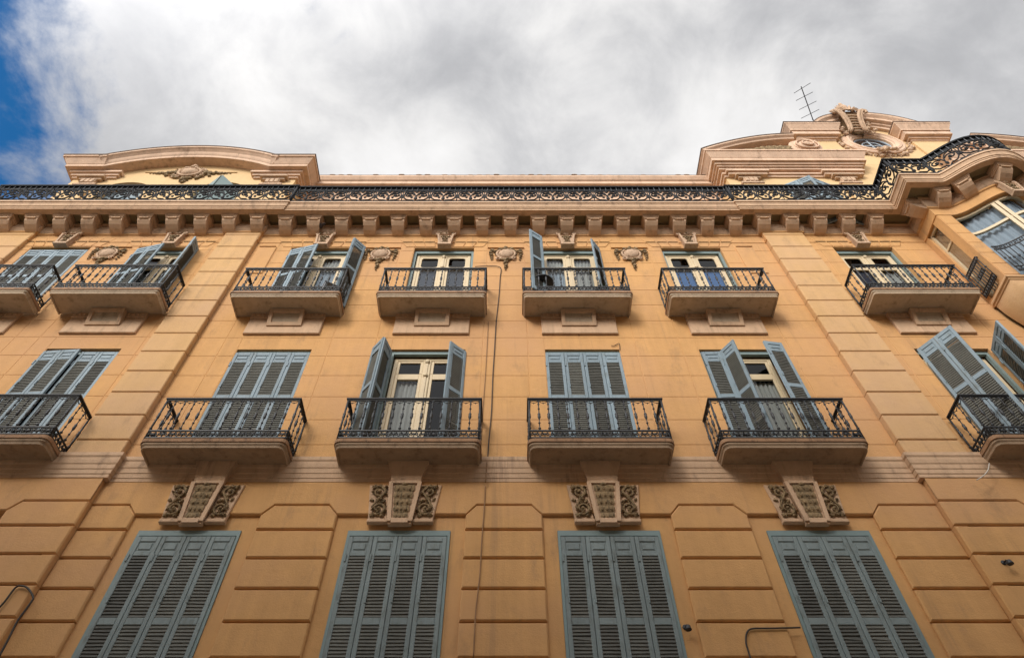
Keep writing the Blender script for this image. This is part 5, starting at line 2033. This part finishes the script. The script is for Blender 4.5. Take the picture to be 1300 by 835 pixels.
# aerial: boom and rods lie level on a mast behind the parapet
ant = empty('aerial', (0, 9.5, 20.9))
AZ = 26.6
A, B = Zpx(1032, 152, AZ), Zpx(1017, 110, AZ)
ant.location = (A.x, A.y, 20.9); WORLD_LOC[ant.name] = Vector((A.x, A.y, 20.9))
mm = MB(); mm.tube([(A.x, A.y, 20.9), (A.x, A.y, AZ + 0.05)], 0.022, 6)
obj('mast', mm, M['alu'], ant, (A.x, A.y, 20.9))
mm = MB(); mm.tube([A + (A - B) * 0.05, B], 0.017, 6)
obj('boom', mm, M['alu'], ant, (A.x, A.y, 20.9))
for (p, q) in (((1008, 118.5), (1029, 105.5)), ((1010.5, 128), (1032, 117)), ((1014.5, 139.5), (1036.5, 128.5)), ((1017, 150.5), (1040, 139))):
    mm = MB(); mm.tube([Zpx(*p, AZ), Zpx(*q, AZ)], 0.011, 5)
    obj('rod', mm, M['alu'], ant, (A.x, A.y, 20.9))
tag(ant, 'thin metal television aerial with four rods rising behind the right-hand parapet', 'aerial')


def cable(pts, r, mat, label, d=0.02, Y=None):
    mb = MB()
    P = []
    for p in pts:
        P.append(Ypx(p[0], p[1], Y if Y else 8 - d))
    # smooth
    Q = []
    for i in range(len(P) - 1):
        p0, p1, p2, p3 = P[max(i - 1, 0)], P[i], P[i + 1], P[min(i + 2, len(P) - 1)]
        for k in range(5):
            t = k / 5
            Q.append(0.5 * ((2 * p1) + (p2 - p0) * t + (2 * p0 - 5 * p1 + 4 * p2 - p3) * t * t + (3 * p1 - p0 - 3 * p2 + p3) * t ** 3))
    Q.append(P[-1])
    mb.tube(Q, r, 5)
    o = obj('cable', mb, M[mat], None, tuple(P[-1]))
    return tag(o, label, 'cable', 'cables on the facade')


cable([(603, 338.5), (618, 337.5), (631, 338), (636, 341), (635, 352), (633.5, 375), (630, 408), (628, 440), (625.5, 480), (624, 520), (620.5, 560), (619, 583)], 0.009, 'wire', 'dark cable dropping down the upper wall beside the navy-blind window balcony', 0.03)
cable([(618.5, 584), (616.5, 612)], 0.008, 'wire_tan', 'short painted cable bridging the string course below the long dark cable', 0.125)
cable([(616, 616), (615, 640), (612, 680), (609, 730), (604, 775), (601, 835)], 0.008, 'wire_tan', 'long painted cable running down the ground-floor blocks between the middle windows', 0.075)
cable([(620, 408), (616.5, 470), (613, 520), (609, 583)], 0.006, 'wire_tan', 'faint painted cable left of the dark one on the upper wall', 0.025)
cable([(-6, 776), (6, 763), (20, 745), (29, 743.5), (36, 747), (42, 757), (40, 763), (30, 777), (22, 788), (10, 812), (-4, 838)], 0.013, 'wire', 'thick black cable looped over the blocks at the lower left corner', 0.18)
cable([(1016, 796), (1000, 796.5), (975, 797), (955, 797.5), (948, 803), (947, 815), (950, 826), (955, 842)], 0.011, 'wire', 'black cable bent beneath the last ground-floor pier, next to the rightmost shutters', 0.075)
cable([(1256, 588), (1254, 597), (1248, 604), (1240, 609)], 0.008, 'wire_white', 'pale loose cable end hanging under the rightmost lower balcony', 0.32)
cable([(776, 438.5), (780, 438.5), (786, 436), (787, 444)], 0.007, 'wire', 'short wire hooked over the closed upper window right of the long cable', 0.02)


cable([(397, 583.5), (402, 581), (406, 583), (410, 580.5), (414, 583), (418, 581), (421, 582.5)], 0.012, 'wire_white', 'short pale kinked cable lying on the ledge left of the balcony with folded shutters', 0.10)


def spotlight(px, py, d, label):
    P = Ypx(px, py, 8 - d)
    root = empty('wall_lamp', tuple(P))
    m1 = MB(); m1.lathe([(0.0, 0), (0.035, 0.0), (0.035, 0.012), (0.0, 0.013)], (0, 0, 0), 10)
    m1.v = [(x, -z, y) for x, y, z in m1.v]
    ml = local_child('base', mesh_of('base', m1, M['iron']), root)
    m2 = MB(); m2.tube([(0, 0, 0), (0, -0.07, -0.01), (0.01, -0.09, -0.03)], 0.012, 6)
    m2.lathe([(0.018, -0.04), (0.03, -0.05), (0.042, -0.10), (0.040, -0.105), (0.0, -0.09)], (0.01, -0.09, 0.02), 10)
    local_child('lamp_head', mesh_of('lamp_head', m2, M['iron']), root)
    tag(root, label, 'lamp')


spotlight(1274, 714, 0.15, 'small black wall lamp on the far right ground-floor block')
spotlight(870, 796, 0.0, 'small black wall lamp beside the third ground-floor window')

# folding table on the balcony with the open tall shutters
tb = empty('folding_table', (CX[2] - 0.70, 7.68, Z2 + 0.185))
tag(tb, 'small round folding table standing on the upper balcony between two open shutters', 'table')
m = MB(); m.lathe([(0.0, 0.60), (0.24, 0.60), (0.25, 0.61), (0.25, 0.625), (0.0, 0.63)], (0, 0, 0), 18)
local_child('table_top', mesh_of('table_top', m, M['iron']), tb)
for a in range(3):
    m = MB(); t = a * 2.094
    m.tube([(0.2 * math.cos(t), 0.2 * math.sin(t), 0), (-0.08 * math.cos(t), -0.08 * math.sin(t), 0.6)], 0.011, 5)
    local_child('leg', mesh_of('leg', m, M['iron']), tb)


def chair(x, y, z, rz, mat, label):
    c = empty('chair', (x, y, z))
    c.rotation_euler = (0, 0, rz)
    m = MB(); m.bevel_box(-0.2, 0.2, -0.19, 0.19, 0.40, 0.43, 0.01)
    local_child('seat', mesh_of('seat', m, mat), c)
    m = MB()
    for k in range(4):
        m.box(-0.19, 0.19, 0.185, 0.205, 0.50 + 0.09 * k, 0.555 + 0.09 * k)
    m.tube([(-0.19, 0.195, 0.42), (-0.19, 0.21, 0.86)], 0.014, 5); m.tube([(0.19, 0.195, 0.42), (0.19, 0.21, 0.86)], 0.014, 5)
    local_child('backrest', mesh_of('backrest', m, mat), c)
    for sx in (-1, 1):
        for sy in (-1, 1):
            m = MB(); m.tube([(sx * 0.19, sy * 0.2, 0), (sx * 0.17, sy * 0.16, 0.41)], 0.013, 5)
            local_child('leg', mesh_of('leg', m, mat), c)
    tag(c, label, 'chair')
    return c


chair(CX[0] + 0.78, 7.72, Z2 + 0.185, 0.5, M['plastic'], 'grey slatted chair at the right end of the upper balcony with folded shutters')


def pot(x, y, z, label, seed):
    p = empty('potted_plant', (x, y, z))
    m = MB(); m.lathe([(0.07, 0), (0.10, 0.17), (0.115, 0.17), (0.115, 0.20), (0.095, 0.20), (0.09, 0.17)], (0, 0, 0), 14)
    local_child('pot', mesh_of('pot', m, M['terracotta']), p)
    m = MB(); rnd = random.Random(seed)
    for k in range(46):
        a, e, L = rnd.uniform(0, 2 * PI), rnd.uniform(0.3, 1.4), rnd.uniform(0.1, 0.28)
        d = Vector((math.cos(a) * math.cos(e), math.sin(a) * math.cos(e), math.sin(e)))
        b = Vector((0, 0, 0.18)); tip = b + d * L
        sd = d.cross(Vector((0, 0, 1))).normalized() * 0.022
        mid = b + d * L * 0.6
        m.add([b, mid - sd, tip, mid + sd], [(0, 1, 2), (0, 2, 3)])
    local_child('foliage', mesh_of('foliage', m, M['leaf']), p)
    tag(p, label, 'plant')


pot(CX[2] + 0.52, 7.66, Z2 + 0.185, 'small terracotta pot plant on the upper balcony under the striped curtain window', 3)

# pigeon on the crest of the leftmost middle window
pg = MB()
def ell(c, r, a, e):
    n0 = len(pg.v); pg.blob((0, 0, 0), *r, 10, 7)
    ca, sa, ce, se = math.cos(a), math.sin(a), math.cos(e), math.sin(e)
    for i in range(n0, len(pg.v)):
        x, y, z = pg.v[i]
        x, z = x * ce - z * se, x * se + z * ce
        x, y = x * ca - y * sa, x * sa + y * ca
        pg.v[i] = (x + c[0], y + c[1], z + c[2])
ell((0, 0, 0.085), (0.125, 0.06, 0.062), 0.0, 0.35)
ell((-0.15, 0, 0.05), (0.09, 0.035, 0.015), 0.0, 0.35)
ell((0.105, 0, 0.155), (0.035, 0.032, 0.06), 0.0, -0.3)
ell((0.13, 0, 0.205), (0.036, 0.03, 0.032), 0.0, 0.0)
ell((0.172, 0, 0.198), (0.02, 0.007, 0.006), 0.0, -0.2)
ell((0.0, 0.052, 0.095), (0.12, 0.016, 0.045), 0.06, 0.35); ell((0.0, -0.052, 0.095), (0.12, 0.016, 0.045), -0.06, 0.35)
pg.tube([(0.02, 0.025, 0.04), (0.02, 0.025, 0.0)], 0.006, 5); pg.tube([(0.02, -0.025, 0.04), (0.02, -0.025, 0.0)], 0.006, 5)
o = bpy.data.objects.new('pigeon', mesh_of('pigeon', pg, M['feather']))
COL.objects.link(o); o.location = (CX[0] - 0.20, 7.80, 16.885); o.rotation_euler = (0, 0, 2.6)
tag(o, 'dark pigeon perched on the carved crest of a top-floor window', 'bird')
